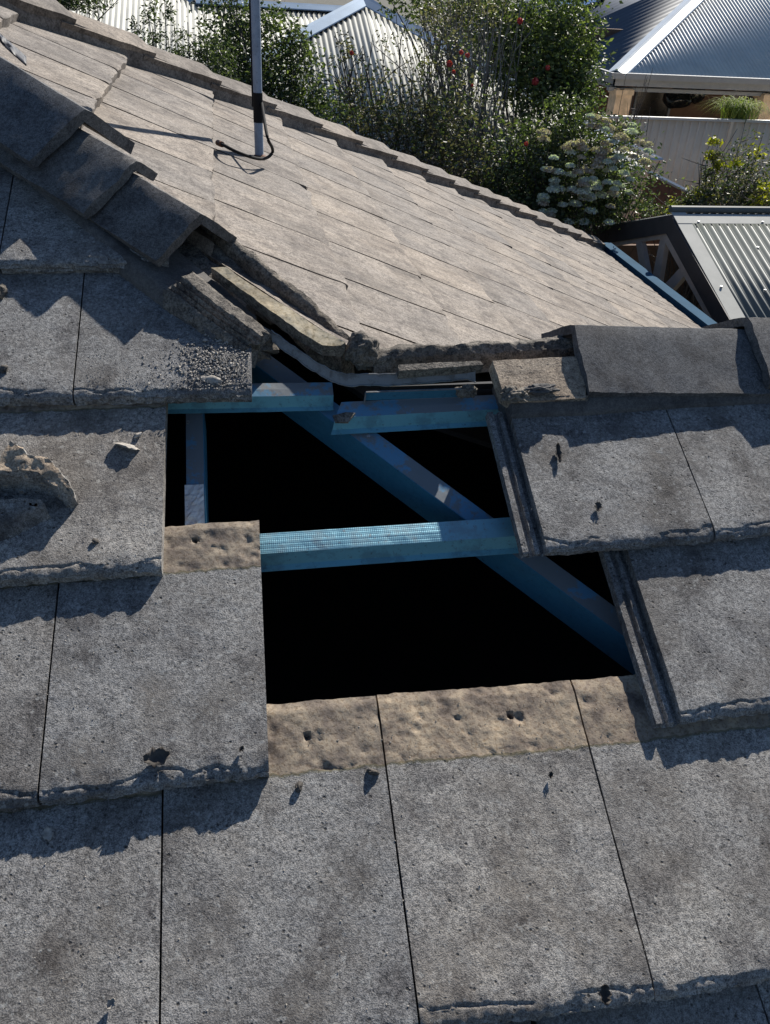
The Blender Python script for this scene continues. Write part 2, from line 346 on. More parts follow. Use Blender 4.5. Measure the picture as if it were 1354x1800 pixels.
def tile_mesh(i, jl, jr, sL, sR, seed, strip=False, nu=56, nvt=84, dents=(), cut=None, brk=None, rag=1.0, length=L, name='roof_tile', parent=None, lift=0.0, mat=None):
    """one flat concrete tile of course i between two joints"""
    th = .029; n, k = tilt_plane(i)
    us = list(np.linspace(0, 1, nu)); cols = []
    ext = []
    if strip: ext = [(-.0385, -.0275, 0), (-.038, -.011, 0), (-.0285, -.010, 0), (-.0265, -.0185, 0), (-.0195, -.019, 0), (-.0175, -.0115, 0), (-.0095, -.012, 0), (-.0075, -.021, 0), (-.0005, -.021, 0)]
    vs = []; uv = []
    prof_f = [0, .14, .3, .46, .62, .8, 1.0]                     # front face, fraction down
    vt = np.concatenate([np.linspace(0, .05, 16)[:-1], np.linspace(.05, 1, nvt - 15)])
    rows = []
    for ci in range(len(ext) + nu):
        if ci < len(ext): u, dx, dh = 0, ext[ci][0], ext[ci][1]
        else: u = us[ci - len(ext)]; dx = 0; dh = 0
        s0 = sL + (sR - sL) * u
        ragf = fb((u * .3, seed, 0), 22, seed, 4) * .0016 * rag + fb((u * .3, seed, 3), 90, seed, 2) * .0010 * rag
        s0 += ragf
        col = []
        def P(s, h, amp=1.0):
            X = jl(s) + (jr(s) - jl(s)) * u + dx + (.0014 if u == 0 and dx == 0 and not strip else 0) - (.0014 if u == 1 else 0)
            hs = 2 * T - (s - i * G) * T / L + h + lift
            return X, s, hs
        ed = (.0008 * fb((i, s0, seed), 9, seed)) if (u in (0, 1)) else 0
        # top row from back to front
        for v in vt[::-1]:
            s = s0 + v * length
            X, s_, h = P(s, dh)
            d = fb((X, s, 0), 9, seed, 3) * .0011 + fb((X, s, 0), 55, seed, 3) * .0006
            if dx == 0:
                dist = v * length
                # worn, rounded and delaminating nose
                nose = math.exp(-dist / .006) * -.0045
                cr = fb((X * 1.0, s * .3, 1.7), 30, seed + 3, 4)
                if dist < .030: d += -abs(cr) * .006 * (1 - dist / .030) * rag
                ck = fb((X, 0, 5.5), 17, seed + 9, 4) * .012 + .012
                if fb((X, 0, 2.2), 8, seed + 6, 2) > -.12: d += -.0022 * rag * math.exp(-((dist - ck) / .0016) ** 2)
                d += -.0015 * rag * (dist < ck * .9 and fb((X, 0, 8.8), 26, seed + 1, 3) > .05)
                d += nose
                for (dX, ds, rad, dep) in dents:
                    rr = math.hypot(X - dX, s - ds) / rad
                    if rr < 2: d -= dep * math.exp(-rr ** 4 * 1.2) * (1 + .5 * fb((X, s, 3), 160, seed))
                if v * length > G:
                    d += fb((X, s, 9), 20, seed + 5, 4) * .0016 + fb((X, s, 9), 70, seed + 5, 3) * .0008 - max(0, fb((X, s, 4), 42, seed + 8, 5) - .34) * .006 + fb((X, s, 2), 150, seed + 2, 2) * .0005
                    if v > .97: d -= .003 * (v - .97) / .03 + abs(fb((X, 0, 2), 35, seed)) * .0015
            else: d *= .6; d += fb((X, s, 4), 40, seed, 3) * .0012
            col.append((X, s_, h + d, u, v * length))
        # front face
        for fr in prof_f[1:]:
            s = s0; X, s_, h = P(s, 0)
            hd = dh; thk = th if dx == 0 else th + hd
            depth = hd + (-.0045 if dx == 0 else 0) - fr * (thk - .0045)
            lay = (.0022 * math.sin(fr * 17 + 6 * fb((X, 0, 0), 18, seed + 2, 3)) + .003 * fb((X, fr * .035, 0), 75, seed + 4, 3)) * (1 if fr < 1 else .3) * rag
            col.append((X, s_ - .0025 * math.sin(fr * 3.1) + lay, h + depth, u, 0.0))
        # bottom
        X, s_, h = P(s0 + length, 0); hb = -th
        col.append((X, s_, h + hb, u, length))
        rows.append(col)
    m_ = len(rows[0]); V = []; UV = []
    for col in rows:
        for (X, s, h, u, v) in col: V.append(PA(X, s, h)); UV.append((u * W, v))
    F = []
    nc = len(rows)
    for a in range(nc - 1):
        for j in range(m_):
            j2 = (j + 1) % m_; F.append([a * m_ + j, a * m_ + j2, (a + 1) * m_ + j2, (a + 1) * m_ + j])
    F.append([j for j in range(m_)][::-1]); F.append([(nc - 1) * m_ + j for j in range(m_)])
    o = mesh_obj(name, V, F, mat or MAT['tile'], parent, True, None, UV)
    if cut:
        bm = bmesh.new(); bm.from_mesh(o.data)
        for (pt, nrm) in cut:
            pl = Vector(pt) - o.location
            r = bmesh.ops.bisect_plane(bm, geom=bm.verts[:] + bm.edges[:] + bm.faces[:], plane_co=pl, plane_no=Vector(nrm), clear_outer=True)
            eds = [e for e in r['geom_cut'] if isinstance(e, bmesh.types.BMEdge)]
            bmesh.ops.holes_fill(bm, edges=eds, sides=0)
        bm.to_mesh(o.data); bm.free()
    recalc(o); sharpen(o, 40)
    return o

def dentpx(i, x, y, rad, dep):
    X, s, h = Aloc(onT(i, x, y)); return (X, s, rad, dep)

# joints read off the slope
J0 = {0: joint(0, (286, 1408), (281, 1800)), 1: joint(0, (664, 1236), (738, 1797)), 2: joint(0, (1003, 1190), (1156, 1756))}
J0[-1] = shift(J0[0], -W); J0[3] = shift(J0[2], W)
J1 = {-1: joint(1, (102, 1040), (65, 1410)), 0: joint(1, (457, 908), (475, 1356)), 2: joint(1, (1107, 978), (1201, 1263))}
J1[-2] = shift(J1[-1], -W); J1[3] = shift(J1[2], W)
J2 = {0: joint(2, (293, 722), (285, 998)), 2: joint(2, (900, 735), (962, 962)), 3: joint(2, (1172, 722), (1260, 940))}
J2[-1] = shift(J2[0], -W); J2[4] = shift(J2[3], W)
J3 = {-1: joint(3, (148, 487), (127, 700)), 0: joint(3, (443, 560), (444, 690))}
J3[-2] = shift(J3[-1], -W)
J4 = {-1: joint(4, (17, 346), (0, 440))}; J4[0] = shift(J4[-1], W); J4[-2] = shift(J4[-1], -W)
JM = {2: joint(-1, (1335, 1748), (1352, 1800))}; JM[1] = shift(JM[2], -W); JM[3] = shift(JM[2], W)

hipcut = (tuple(PH(0, -.045)), tuple(HN))
def S(i, p): return front(i, p)
near = {}
near['a'] = tile_mesh(0, J0[-1], J0[0], -.0, -.0, 11)
s00 = S(0, (840, 1797)); s01 = S(0, (1156, 1755)); s02 = S(0, (1354, 1720))
near['b'] = tile_mesh(0, J0[0], J0[1], s00 + .004, s00, 12, nu=80, nvt=130, dents=[dentpx(0, 540, 1294, .0045, .012), dentpx(0, 600, 1294, .011, .0012)])
near['c'] = tile_mesh(0, J0[1], J0[2], s00, s01, 13, nu=84, nvt=136, dents=[dentpx(0, 803, 1262, .0042, .005), dentpx(0, 898, 1258, .0046, .014), dentpx(0, 912, 1262, .0075, .005), dentpx(0, 740, 1245, .014, .0015), dentpx(0, 980, 1215, .012, .002)])
near['d'] = tile_mesh(0, J0[2], J0[3], s01, s01 + (s02 - s01) * 1.1, 14, dents=[dentpx(0, 1080, 1240, .012, .0015)])
near['e'] = tile_mesh(-1, JM[1], JM[2], -G, -G, 15)
near['f'] = tile_mesh(-1, JM[2], JM[3], -G, -G, 16)
near['g'] = tile_mesh(1, J1[-2], J1[-1], S(1, (0, 1416)) - .004, S(1, (65, 1408)), 17)
near['h'] = tile_mesh(1, J1[-1], J1[0], S(1, (68, 1406)), S(1, (474, 1354)), 18, nu=90, nvt=140, dents=[dentpx(1, 343, 948, .0045, .014), dentpx(1, 367, 943, .011, .002)], length=.404)
near['i'] = tile_mesh(1, J1[2], J1[3], S(1, (1201, 1264)), S(1, (1354, 1240)) , 19, strip=True)
near['j'] = tile_mesh(2, J2[-1], J2[0], S(2, (0, 1018)) , S(2, (284, 996)), 20, nu=70, nvt=100)
near['k'] = tile_mesh(2, J2[2], J2[3], S(2, (962, 963)), S(2, (1258, 941)), 21, strip=True, nu=70, nvt=100, cut=[(tuple(PA(0, .925, 0)), tuple(SD))])
near['l'] = tile_mesh(2, J2[3], J2[4], S(2, (1260, 941)), S(2, (1354, 922)), 22, cut=[(tuple(PA(0, .925, 0)), tuple(SD))])
near['m'] = tile_mesh(3, J3[-2], J3[-1], S(3, (0, 693)), S(3, (126, 694)), 23, cut=[hipcut])
near['n'] = tile_mesh(3, J3[-1], J3[0], S(3, (128, 694)), S(3, (443, 688)), 24, nu=76, nvt=100, cut=[hipcut])
near['o'] = tile_mesh(4, J4[-2], J4[-1], S(4, (0, 461)), S(4, (0, 461)), 25, cut=[hipcut])
near['p'] = tile_mesh(4, J4[-1], J4[0], S(4, (0, 461)), S(4, (200, 460)), 26, cut=[hipcut])
NL = {
 'a': 'grey tile in the lower left corner, its top edge shaded by the course above',
 'b': 'grey tile below the hole, its brown head with one nail hole beside the two-holed one',
 'c': 'large grey tile centred below the hole, its wide brown head pierced by two nail holes',
 'd': 'grey tile at lower right, its brown head partly tucked under a grooved tile edge',
 'e': 'shaded tile sliver on the bottom edge, left of the short dark joint there',
 'f': 'shaded tile sliver in the bottom right corner, right of the short dark joint',
 'g': 'narrow strip of tile at the left edge beside the big tile with a brown head',
 'h': 'big square grey tile left of the hole, its brown head poking into it',
 'i': 'grey tile at the right, lower of the two with a bare grooved left edge',
 'j': 'pitted grey concrete tile at left carrying the broken grey mortar chunk',
 'k': 'grey tile right of the hole, upper of the two with a bare grooved left edge',
 'l': 'speckled tile at the right edge directly under the ridge bedding, past the joint',
 'm': 'tile at the left edge with a peaked shadow, beside the tile with grit on it',
 'n': 'tile covered in loose grit and crumbs at the top left corner of the hole',
 'o': 'thin shaded sliver of tile at the left edge high under the hip bedding',
 'p': 'fully shaded bluish concrete tile in the highest left course under the hip bedding'}
for k_, o_ in near.items(): tag(o_, NL[k_], 'roof tile', 'concrete tiles of the near slope')

# ================================================================== the house under the tiles
GROUND_Z = -3.6
EAVE_X = 3.47; FARK = 3.30                                       # far hip runs along Y = FARK + X
def zB(x): return (CB - SP * x) / CP
def PB(x, Y, h=0.0): return np.array([x, Y, zB(x)]) + NB * h
NF = np.array([0, SP, CP]); _pf = PB(0, FARK); KF = NF @ _pf         # far face plane (falls away from us)
WR_Y = 0.935                                                     # wing ridge line
WR_Z = WR_Y * math.tan(PITCH) - .004
house = empty('house', (1.0, 1.0, GROUND_Z), 'single storey house under a broken grey and brown tiled roof seen from its own roof', 'house')
xa = (FARK - 1.2203196) / -2.0
# apex where both hips meet
APX = -(FARK - (HIP0[1] + HIP0[0])) / 2
APY = FARK + APX
xk_ = .32
def zB_(x): return (CB - SP * x) / CP
def hipY(x):                                                     # lower limit of the side slope: near hip, then the valley behind the wing ridge
    return max(HIP0[1] + HIP0[0] - x, WR_Y + (WR_Z - zB_(x)) / math.tan(PITCH) - .06)
sheet = MB(); dn = .012
def tri(m_, a, b, c, off): m_.prism([a, b, c], off)
# sarking sheets just below the battens, unseen, added to keep light out of the attic; the side slope, wing back slope and far slope are closed
e = EAVE_X
b0 = PB(APX, APY, -.03); b1 = PB(e, FARK + e, -.03); b2 = PB(e, 1.65, -.03); b3 = PB(.42, .99, -.03)
sheet.prism([b0, b1, b2, b3], (0, 0, -dn))
wl = PB(e, 0, 0)[2]
sheet.prism([(.40, WR_Y + .03, WR_Z - .03), (8, WR_Y + .03, WR_Z - .03), (8, WR_Y + 3.4, wl - .1), (e, WR_Y + 3.4, wl - .1)], (0, 0, -dn))
sheet.prism([(APX, APY, b0[2]), (-7, APY, b0[2]), (-7, FARK + e + .0, b1[2]), (e, FARK + e, b1[2])], (0, 0, -dn))
sheet.build('light_seal', MAT['under'], house)
# the broad rest of the near slope outside the view, in rows like the others
fld = MB()
def field_row(i, x0, x1, hipend=False):
    for k in range(int(round((x1 - x0) / W))):
        a = x0 + k * W + .0015; b_ = a + W - .003
        s0 = i * G; s1 = s0 + L
        f = lambda X, s, hh: PA(X, s, 2 * T - (s - s0) * T / L + hh)
        vs = [f(a, s0, 0), f(b_, s0, 0), f(b_, s1, 0), f(a, s1, 0), f(a, s0, -.029), f(b_, s0, -.029), f(b_, s1, -.029), f(a, s1, -.029)]
        fld.add(vs, [(0, 1, 2, 3), (7, 6, 5, 4), (0, 4, 5, 1), (1, 5, 6, 2), (2, 6, 7, 3), (3, 7, 4, 0)])
e0 = Aloc(PA(J0[-1](0), 0, 0))[0]
for i in range(-5, 9):
    odd = (i % 2) * .147
    L_ = {0: J0[-1](0), 1: J1[-2](G), 2: J2[-1](2 * G), 3: J3[-2](3 * G), 4: J4[-2](4 * G)}
    R_ = {-1: JM[3](-G), 0: J0[3](0), 1: J1[3](G), 2: J2[4](2 * G)}
    if i < -1: field_row(i, -3.6 + odd, 4.2 + odd)
    elif i == -1: field_row(i, JM[1](-G) - 3.6, JM[1](-G)); field_row(i, R_[-1], R_[-1] + 3.6)
    else:
        if i in L_: x1 = L_[i]
        else: x1 = HIP0[0] - (i * G * CP - HIP0[1]) - .42; x1 = math.floor(x1 / W) * W + odd - .147
        field_row(i, x1 - 3.6, x1)
        if i in R_ and i < 2: field_row(i, R_[i], R_[i] + 3.6)
        if i == 2: field_row(i, R_[2], R_[2] + 3.6)
o = fld.build('roof_tile', MAT['tile'], house); tag(o, kind='stuff')
# trim the row ends that stick past the wing ridge and the hip
bm = bmesh.new(); bm.from_mesh(o.data); pl = Vector(PA(0, .925, 0)) - Vector(house.location)
sel = [f for f in bm.faces if (f.calc_center_median() + Vector(house.location)).x > .6]
g_ = list({x for f in sel for x in ([*f.verts] + [*f.edges])}) + sel
bmesh.ops.bisect_plane(bm, geom=g_, plane_co=pl, plane_no=Vector(SD), clear_outer=True); bm.to_mesh(o.data); bm.free()
# walls, attic floor, fascia
wm = MB(); wz = zB(e) - .12
wm.box((-6, -2.6, GROUND_Z), (12, 0, 0), (0, .12, 0), (0, 0, 2.2))
wm.box((e - .45, 1.8, GROUND_Z), (.12, 0, 0), (0, 4.6, 0), (0, 0, wz - GROUND_Z - .12))
wm.build('wall', MAT['wall_render'], house)
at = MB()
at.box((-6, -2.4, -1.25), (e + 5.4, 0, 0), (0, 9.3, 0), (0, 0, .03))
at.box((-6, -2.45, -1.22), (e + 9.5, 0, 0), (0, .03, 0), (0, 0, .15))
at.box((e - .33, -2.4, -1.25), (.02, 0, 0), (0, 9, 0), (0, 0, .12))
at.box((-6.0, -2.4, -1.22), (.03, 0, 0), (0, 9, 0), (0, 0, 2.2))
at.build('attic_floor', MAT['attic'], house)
fs = MB(); fs.box((e - .02, 1.6, zB(e) - .20), (.022, 0, 0), (0, FARK + e - 1.62, 0), (0, 0, .17)); fs.build('fascia', MAT['fascia'], house)
gt = MB(); gz = zB(e) + .035
prof = [(0, 0), (.03, 0), (.05, .012), (.115, .012), (.135, .03), (.135, .075), (.215, .085), (.215, .092), (.125, .088), (.125, .035), (.11, .022), (.05, .022), (.01, .012), (0, .012)]
gt.sweep([(e + .005, 1.6, gz - .07), (e + .005, FARK + e + .05, gz - .07)], [(a, b_) for a, b_ in prof], (0, 0, 1))
for yy in (3.1, 4.9, 6.2): gt.box((e + .003, yy, gz - .075), (.165, 0, 0), (0, .05, 0), (0, 0, .004))
gt.build('gutter', MAT['gutter'], house)

# ================================================================== the sunlit side slope: tiles as parts
slope = empty('tiled_roof_slope', (float(PB(1.5, 3)[0]), 3.0, float(PB(1.5, 3)[2])), 'sunlit brownish tiled side slope behind the near hip, running down to the blue gutter', 'roof slope')
XL2 = .068; DX = G * CP
def btile(x0, y0, y1, seed, rough=1.0, nlen=10, name='roof_tile', V=None, F=None):
    """one tile of the side slope, nose at x0, from y0 to y1, as vertices appended to V, F"""
    a0 = len(V); ny = 9 if rough else 2; hj = 0
    def P(d, Y, h):                                               # d = distance up slope from nose
        base = PB(x0 - d * CP, Y, 0); return base + NB * (2 * T - d * T / L + h + hj)
    ds = [0, .004, .012, .03] + list(np.linspace(.07, L, nlen - 3))
    prof_ = []
    for j in range(ny):
        t = j / (ny - 1); Y = y0 + (y1 - y0) * t; col = []; tl_ = .0013 * (1 - t)
        # keep the slab between the two hips
        for q, d in enumerate(ds[::-1]):
            x = x0 - d * CP
            Yc = min(max(Y, hipY(x) + .045), FARK + x - .05)
            nn = fb((x, Yc, 0), 8, seed) * .0012 * rough
            n2 = (-.004 * math.exp(-d / .006)) + ((-abs(fb((x * .4, Yc, 1), 30, seed)) * .014 + .004) * math.exp(-d / .022) if rough else 0)
            jit = fb((Yc, seed, 0), 24, seed) * .008 * rough * math.exp(-d / .02)
            col.append(P(d + jit, Yc, nn + n2 + tl_))
        for fr in (.5, 1.0):
            x = x0; Yc = min(max(Y, hipY(x) + .045), FARK + x - .05)
            col.append(P(-.002 + .002 * fb((Yc, fr, 0), 60, seed) + fb((Yc, seed, 0), 24, seed) * .008 * rough, Yc, -.006 - .026 * fr))
        x = x0 - L * CP; col.append(P(L, min(max(Y, hipY(x) + .045), FARK + x - .05), -.03))
        prof_.append(col)
    k = len(prof_[0])
    for col in prof_: V.extend(col)
    for a in range(ny - 1):
        for j in range(k): F.append([a0 + a * k + j, a0 + a * k + (j + 1) % k, a0 + (a + 1) * k + (j + 1) % k, a0 + (a + 1) * k + j])
    F.append([a0 + j for j in range(k)][::-1]); F.append([a0 + (ny - 1) * k + j for j in range(k)])
def yoff_from(xk, px):                                             # joint position read on the tile surface whose nose is at xk
    n = NB + (T / L) * (-UB); kk = CB + 2 * T + n @ (PB(xk, 0) ) - CB
    return on_plane(px[0], px[1], n, n @ (PB(xk, 0) + NB * 2 * T))[1]
Yj = yoff_from(XL2 + DX, (364, 296))
tiles = []
for k in range(-4, 13):
    xn = XL2 + k * DX
    if xn > EAVE_X + .06: continue
    off = Yj + (0 if k % 2 else .15)
    lo = hipY(xn) ; hi = FARK + xn
    y = off - math.ceil((off - lo) / W) * W - 2 * W
    while y < hi:
        if y + W > min(lo, hipY(xn - L * CP), hipY(xk_) if xn - L * CP < xk_ < xn else 9) + .01 and y < hi - .06:
            tiles.append((xn, y, k))
        y += W
def scr(P):
    v = RC @ (np.asarray(P) - CAM); return 677 + FPX * v[0] / v[2], 900 + FPX * v[1] / v[2], v[2]
tiles.sort(key=lambda t_: np.linalg.norm(PB(t_[0], t_[1] + .15) - CAM))
vis = [t_ for t_ in tiles if -40 < scr(PB(t_[0], t_[1] + .15, .05))[0] < 1400 and -60 < scr(PB(t_[0], t_[1] + .15, .05))[1] < 640]
rest = [t_ for t_ in tiles if t_ not in vis[:100]]
for q, (xn, y, k) in enumerate(vis[:100]):
    V = []; F = []; btile(xn, y + .002, y + W - .002, k * 31 + q, 1.0, V=V, F=F)
    o = mesh_obj('roof_tile', V, F, MAT['tile_b'], slope); recalc(o); sharpen(o, 40)
V = []; F = []
for q, (xn, y, k) in enumerate(rest): btile(xn, y + .002, y + W - .002, k * 31 + q, .6, 7, V=V, F=F)
o = mesh_obj('roof_tile', V, F, MAT['tile_b'], slope); recalc(o); sharpen(o, 40); tag(o, kind='stuff')

# ------------------------------------------------------------------ ridge and hip caps
def cap_mesh(name, p0, p1, lateral, legw, drop, seed, mat, parent=None, th=.018, lift0=.0, nl=26, legs=(1, 1), rough=1.0, chips=()):
    """angular ridge cap from p0 (open lower end, crest) to p1; lateral = horizontal unit vector across, toward the second leg"""
    p0 = np.array(p0, float); p1 = np.array(p1, float); ax = p1 - p0; ln = np.linalg.norm(ax); ax /= ln
    lateral = np.array(lateral, float); up = np.cross(ax, lateral); up /= np.linalg.norm(up)
    if up[2] < 0: up = -up
    # outer profile from near leg tip over the crest to the far leg tip
    ang = math.atan2(drop, legw)
    outer = []
    n = 9
    for side in (-1, 1):
        pts = []
        leg = legs[0] if side < 0 else legs[1]
        for q in range(n):
            t = q / (n - 1) * leg; w_ = legw * t
            r_ = .05
            h_ = -drop * (math.sqrt(t * t + r_ * r_) - r_)
            pts.append((side * w_, h_))
        outer.append(pts)
    prof = outer[0][::-1] + outer[1][1:]
    inner = []
    for i_, (a, b_) in enumerate(prof):
        p = prof[max(i_ - 1, 0)]; q = prof[min(i_ + 1, len(prof) - 1)]; tx, ty = q[0] - p[0], q[1] - p[1]; l_ = math.hypot(tx, ty)
        inner.append((a + ty / l_ * th, b_ - tx / l_ * th))
    loop = prof + inner[::-1]
    V = []; F = []; k = len(loop)
    for i_ in range(nl):
        t = i_ / (nl - 1); te = t ** 1.0 * ln
        # denser near ends
        base = p0 + ax * te
        lf = lift0 * (1 - t)
        for j, (a, b_) in enumerate(loop):
            on_out = j < len(prof)
            P = base + lateral * a + up * (b_ + lf)
            d = fb(P, 30, seed) * .0012 * rough + fb(P, 110, seed) * .0006 * rough
            if i_ == 0: P = P - ax * (fb(P, 45, seed + 1) * .004 * rough + fb(P, 14, seed + 2) * .004 * rough - abs(a) * .0)
            if j in (0, 1, k - 1, k - 2): P = P + up * fb(P, 40, seed + 5) * .002 * rough
            P = P + up * (d if on_out else -d)
            for (ct, ca, cr, cdp) in chips:
                dd = math.hypot((t - ct) * ln, a - ca)
                if dd < cr: P = P - up * cdp * (1 - dd / cr)
            V.append(P)
    for i_ in range(nl - 1):
        for j in range(k): F.append([i_ * k + j, i_ * k + (j + 1) % k, (i_ + 1) * k + (j + 1) % k, (i_ + 1) * k + j])
    m_ = len(prof)
    for row, rev in ((0, 0), (nl - 1, 1)):
        for j in range(m_ - 1):
            f = [row * k + j, row * k + j + 1, row * k + k - 2 - j, row * k + k - 1 - j]; F.append(f[::-1] if rev else f)
    o = mesh_obj(name, V, F, mat, parent); recalc(o); sharpen(o, 38); return o
# far hip caps belong to the sunlit slope
fhd = PB(1, FARK + 1) - PB(0, FARK); fhd /= np.linalg.norm(fhd); flat = np.array([-math.sqrt(.5), math.sqrt(.5), 0])
EX = .345; k = 0
pe = PB(EAVE_X + .05, FARK + EAVE_X + .05) + np.array([0, 0, .128])
lenh = (EAVE_X - APX) * np.linalg.norm(PB(1, FARK + 1) - PB(0, FARK))
while k * EX < lenh - .1:
    a0 = pe - fhd * (k * EX); a1 = a0 - fhd * (EX + .06)
    o = cap_mesh('ridge_cap', a0 + [0, 0, .006], a1 - np.array([0, 0, .012]), flat, .125, .055, 200 + k, MAT['cap_far'], slope, nl=8, th=.03, lift0=.006, rough=1.3)
    k += 1
# bedding under the far caps
bd = MB(); npts = 60; V = []; F = []
for i_ in range(npts):
    t = i_ / (npts - 1); base = pe - fhd * (t * lenh + .02); 
    for (a, dz) in ((-.122, -.14), (-.116, -.055), (.11, -.055), (.12, -.14)):
        P = base + flat * a + np.array([0, 0, dz]); P = P + flat * fb(P, 9, 5) * .006; V.append(P)
for i_ in range(npts - 1):
    for j in range(4): F.append([i_ * 4 + j, i_ * 4 + (j + 1) % 4, (i_ + 1) * 4 + (j + 1) % 4, (i_ + 1) * 4 + j])
F.append([0, 1, 2, 3]); F.append([(npts - 1) * 4 + j for j in range(4)])
o = mesh_obj('mortar_bedding', V, F, MAT['cap_far'], slope); recalc(o); sharpen(o, 40)

# near hip caps (open ends face down the hip)
legw, drop = .105, .072
cA = onHip(150, 192); cBp = onHip(240, 283); cC = onHip(355, 377)
def along(P): return (P - HIP0) @ HD
def hcap(P, length, seed, **kw):
    lo = P; hi = PH(along(P) + length) ; dz = (P - PH(along(P)))[2]; hi = hi + np.array([0, 0, dz - .022])
    return cap_mesh('hip_cap', lo, hi, HN, legw, drop, seed, MAT['cap'], None, lift0=0, **kw)
hc = [hcap(cC, .30, 31)]
legw, drop = .125, .082
hc.append(hcap(cBp, .26, 32, legs=(1, .45)))
legw, drop = .128, .086
hc += [hcap(cA, .44, 33, legs=(1, 1.0), th=.024), None]
P3 = PH(along(cA) + .40); P3 = P3 + np.array([0, 0, (cA - PH(along(cA)))[2] + .002])
hc[3] = hcap(P3, .42, 34)
for o_, lb in zip(hc, ('lowest dark concrete hip cap, its open end standing over the broken mortar at the hole', 'middle dark hip cap, short square piece between the lowest cap and the largest one', 'largest dark hip cap, at the left edge, its raised end lapping over the short one', 'topmost dark hip cap just inside the left edge of the picture behind the largest cap')):
    tag(o_, lb, 'hip cap', 'dark caps along the near hip')
# wing ridge caps
r0 = on_ax(1008, 571, 1, WR_Y); r1 = on_ax(1300, 572, 1, WR_Y); r2 = on_ax(1335, 559, 1, WR_Y)
wc0 = cap_mesh('ridge_cap', r0, (r1[0] + .10, WR_Y, r1[2] - .012), (0, 1, 0), .135, .078, 41, MAT['cap'], None, nl=40, chips=())
wc1 = cap_mesh('ridge_cap', (r1[0] + .012, WR_Y, r2[2] + .002), (r1[0] + .45, WR_Y, r1[2] - .002), (0, 1, 0), .138, .080, 42, MAT['cap'], None, nl=30)
tag(wc0, 'long dark grey ridge cap right of the hole, its open left end over broken mortar', 'ridge cap', 'dark caps along the right hand ridge')
tag(wc1, 'raised dark ridge cap cut off by the right picture edge, lapping over the long one', 'ridge cap', 'dark caps along the right hand ridge')
wx = r1[0] + .45
for q in range(4):
    pass

# ------------------------------------------------------------------ mortar beddings
def strip(name, path, prof, seed, mat, amp=.002, freq=60, nrm=(0, 0, 1), side=None, res=.006, ends=.5, parent=None, amp2=0):
    """lofted mortar strip: profile (across, up) along a path, resampled finely and roughened"""
    path = [np.array(p, float) for p in path]; dist = [0]
    for a, b_ in zip(path, path[1:]): dist.append(dist[-1] + np.linalg.norm(b_ - a))
    n = max(3, int(dist[-1] / res)); V = []; F = []
    # densify profile
    pr = []
    for i_ in range(len(prof)):
        a = np.array(prof[i_], float); b_ = np.array(prof[(i_ + 1) % len(prof)], float); m_ = max(1, int(np.linalg.norm(b_ - a) / res))
        for q in range(m_): pr.append(a + (b_ - a) * q / m_)
    k = len(pr); nrm = np.array(nrm, float)
    cen = np.mean(np.array(pr), 0)
    for i_ in range(n + 1):
        d = dist[-1] * i_ / n; j = max(0, min(len(dist) - 2, np.searchsorted(dist, d) - 1)); t = (d - dist[j]) / (dist[j + 1] - dist[j] + 1e-9)
        p = path[j] * (1 - t) + path[j + 1] * t; tg = (path[j + 1] - path[j]); tg /= np.linalg.norm(tg)
        sd_ = np.array(side, float) if side is not None else np.cross(tg, nrm); sd_ = sd_ / np.linalg.norm(sd_)
        for q, (a, b_) in enumerate(pr):
            w = p + sd_ * a + nrm * b_
            out = sd_ * (a - cen[0]) + nrm * (b_ - cen[1]); out /= np.linalg.norm(out) + 1e-9
            w = w + out * (fb(w, freq, seed, 4) * amp + fb(w, freq * .25, seed + 3, 3) * amp2)
            if i_ in (0, n): w = w + tg * fb(w, 50, seed) * .006 * (ends * 2)
            V.append(w)
    for i_ in range(n):
        for q in range(k): F.append([i_ * k + q, i_ * k + (q + 1) % k, (i_ + 1) * k + (q + 1) % k, (i_ + 1) * k + q])
    V.append(np.mean(V[:k], 0)); c0 = len(V) - 1; V.append(np.mean(V[n * k:(n + 1) * k], 0)); c1 = len(V) - 1
    for q in range(k): F.append([c0, (q + 1) % k, q]); F.append([c1, n * k + q, n * k + (q + 1) % k])
    o = mesh_obj(name, V, F, mat, parent); recalc(o); sharpen(o, 50); return o

# hip bedding on the near slope: outer foot read off the picture on the tile surface
hb = [onA(-60, 215, .05), onA(60, 330, .05), onA(150, 425, .05), onA(228, 492, .05), onA(300, 553, .05), onA(372, 618, .045), onA(432, 660, .045)]
HS = HN
def foot(a): return a
prof = [(0, -.02), (-.002, .004), (.010, .026), (.020, .032), (.090, .034), (.12, .03), (.12, -.03)]
o = strip('mortar_bedding', hb[:6], prof, 51, MAT['bed'], .0012, 70, side=HN, res=.007)
tag(o, 'smooth dark mortar bedding between the hip caps and the shaded tiles', 'mortar bedding')
# the broken end past the caps, with the ribs pressed by the missing tile
pr2 = [(0, -.02), (.000, .000), (.008, .018), (.014, .024), (.019, .013), (.025, .028), (.031, .016), (.037, .031), (.043, .020), (.050, .034), (.075, .036), (.092, .024), (.098, -.02)]
o = strip('mortar_bedding', [onA(285, 530, .062), onA(345, 577, .060), onA(390, 610, .056), onA(424, 634, .052)], pr2, 52, MAT['mortar'], .0016, 90, side=HN, res=.0036, ends=1.8, amp2=.003)
tag(o, 'broken ribbed mortar piece with a sandy top jutting over the hole corner', 'mortar bedding')
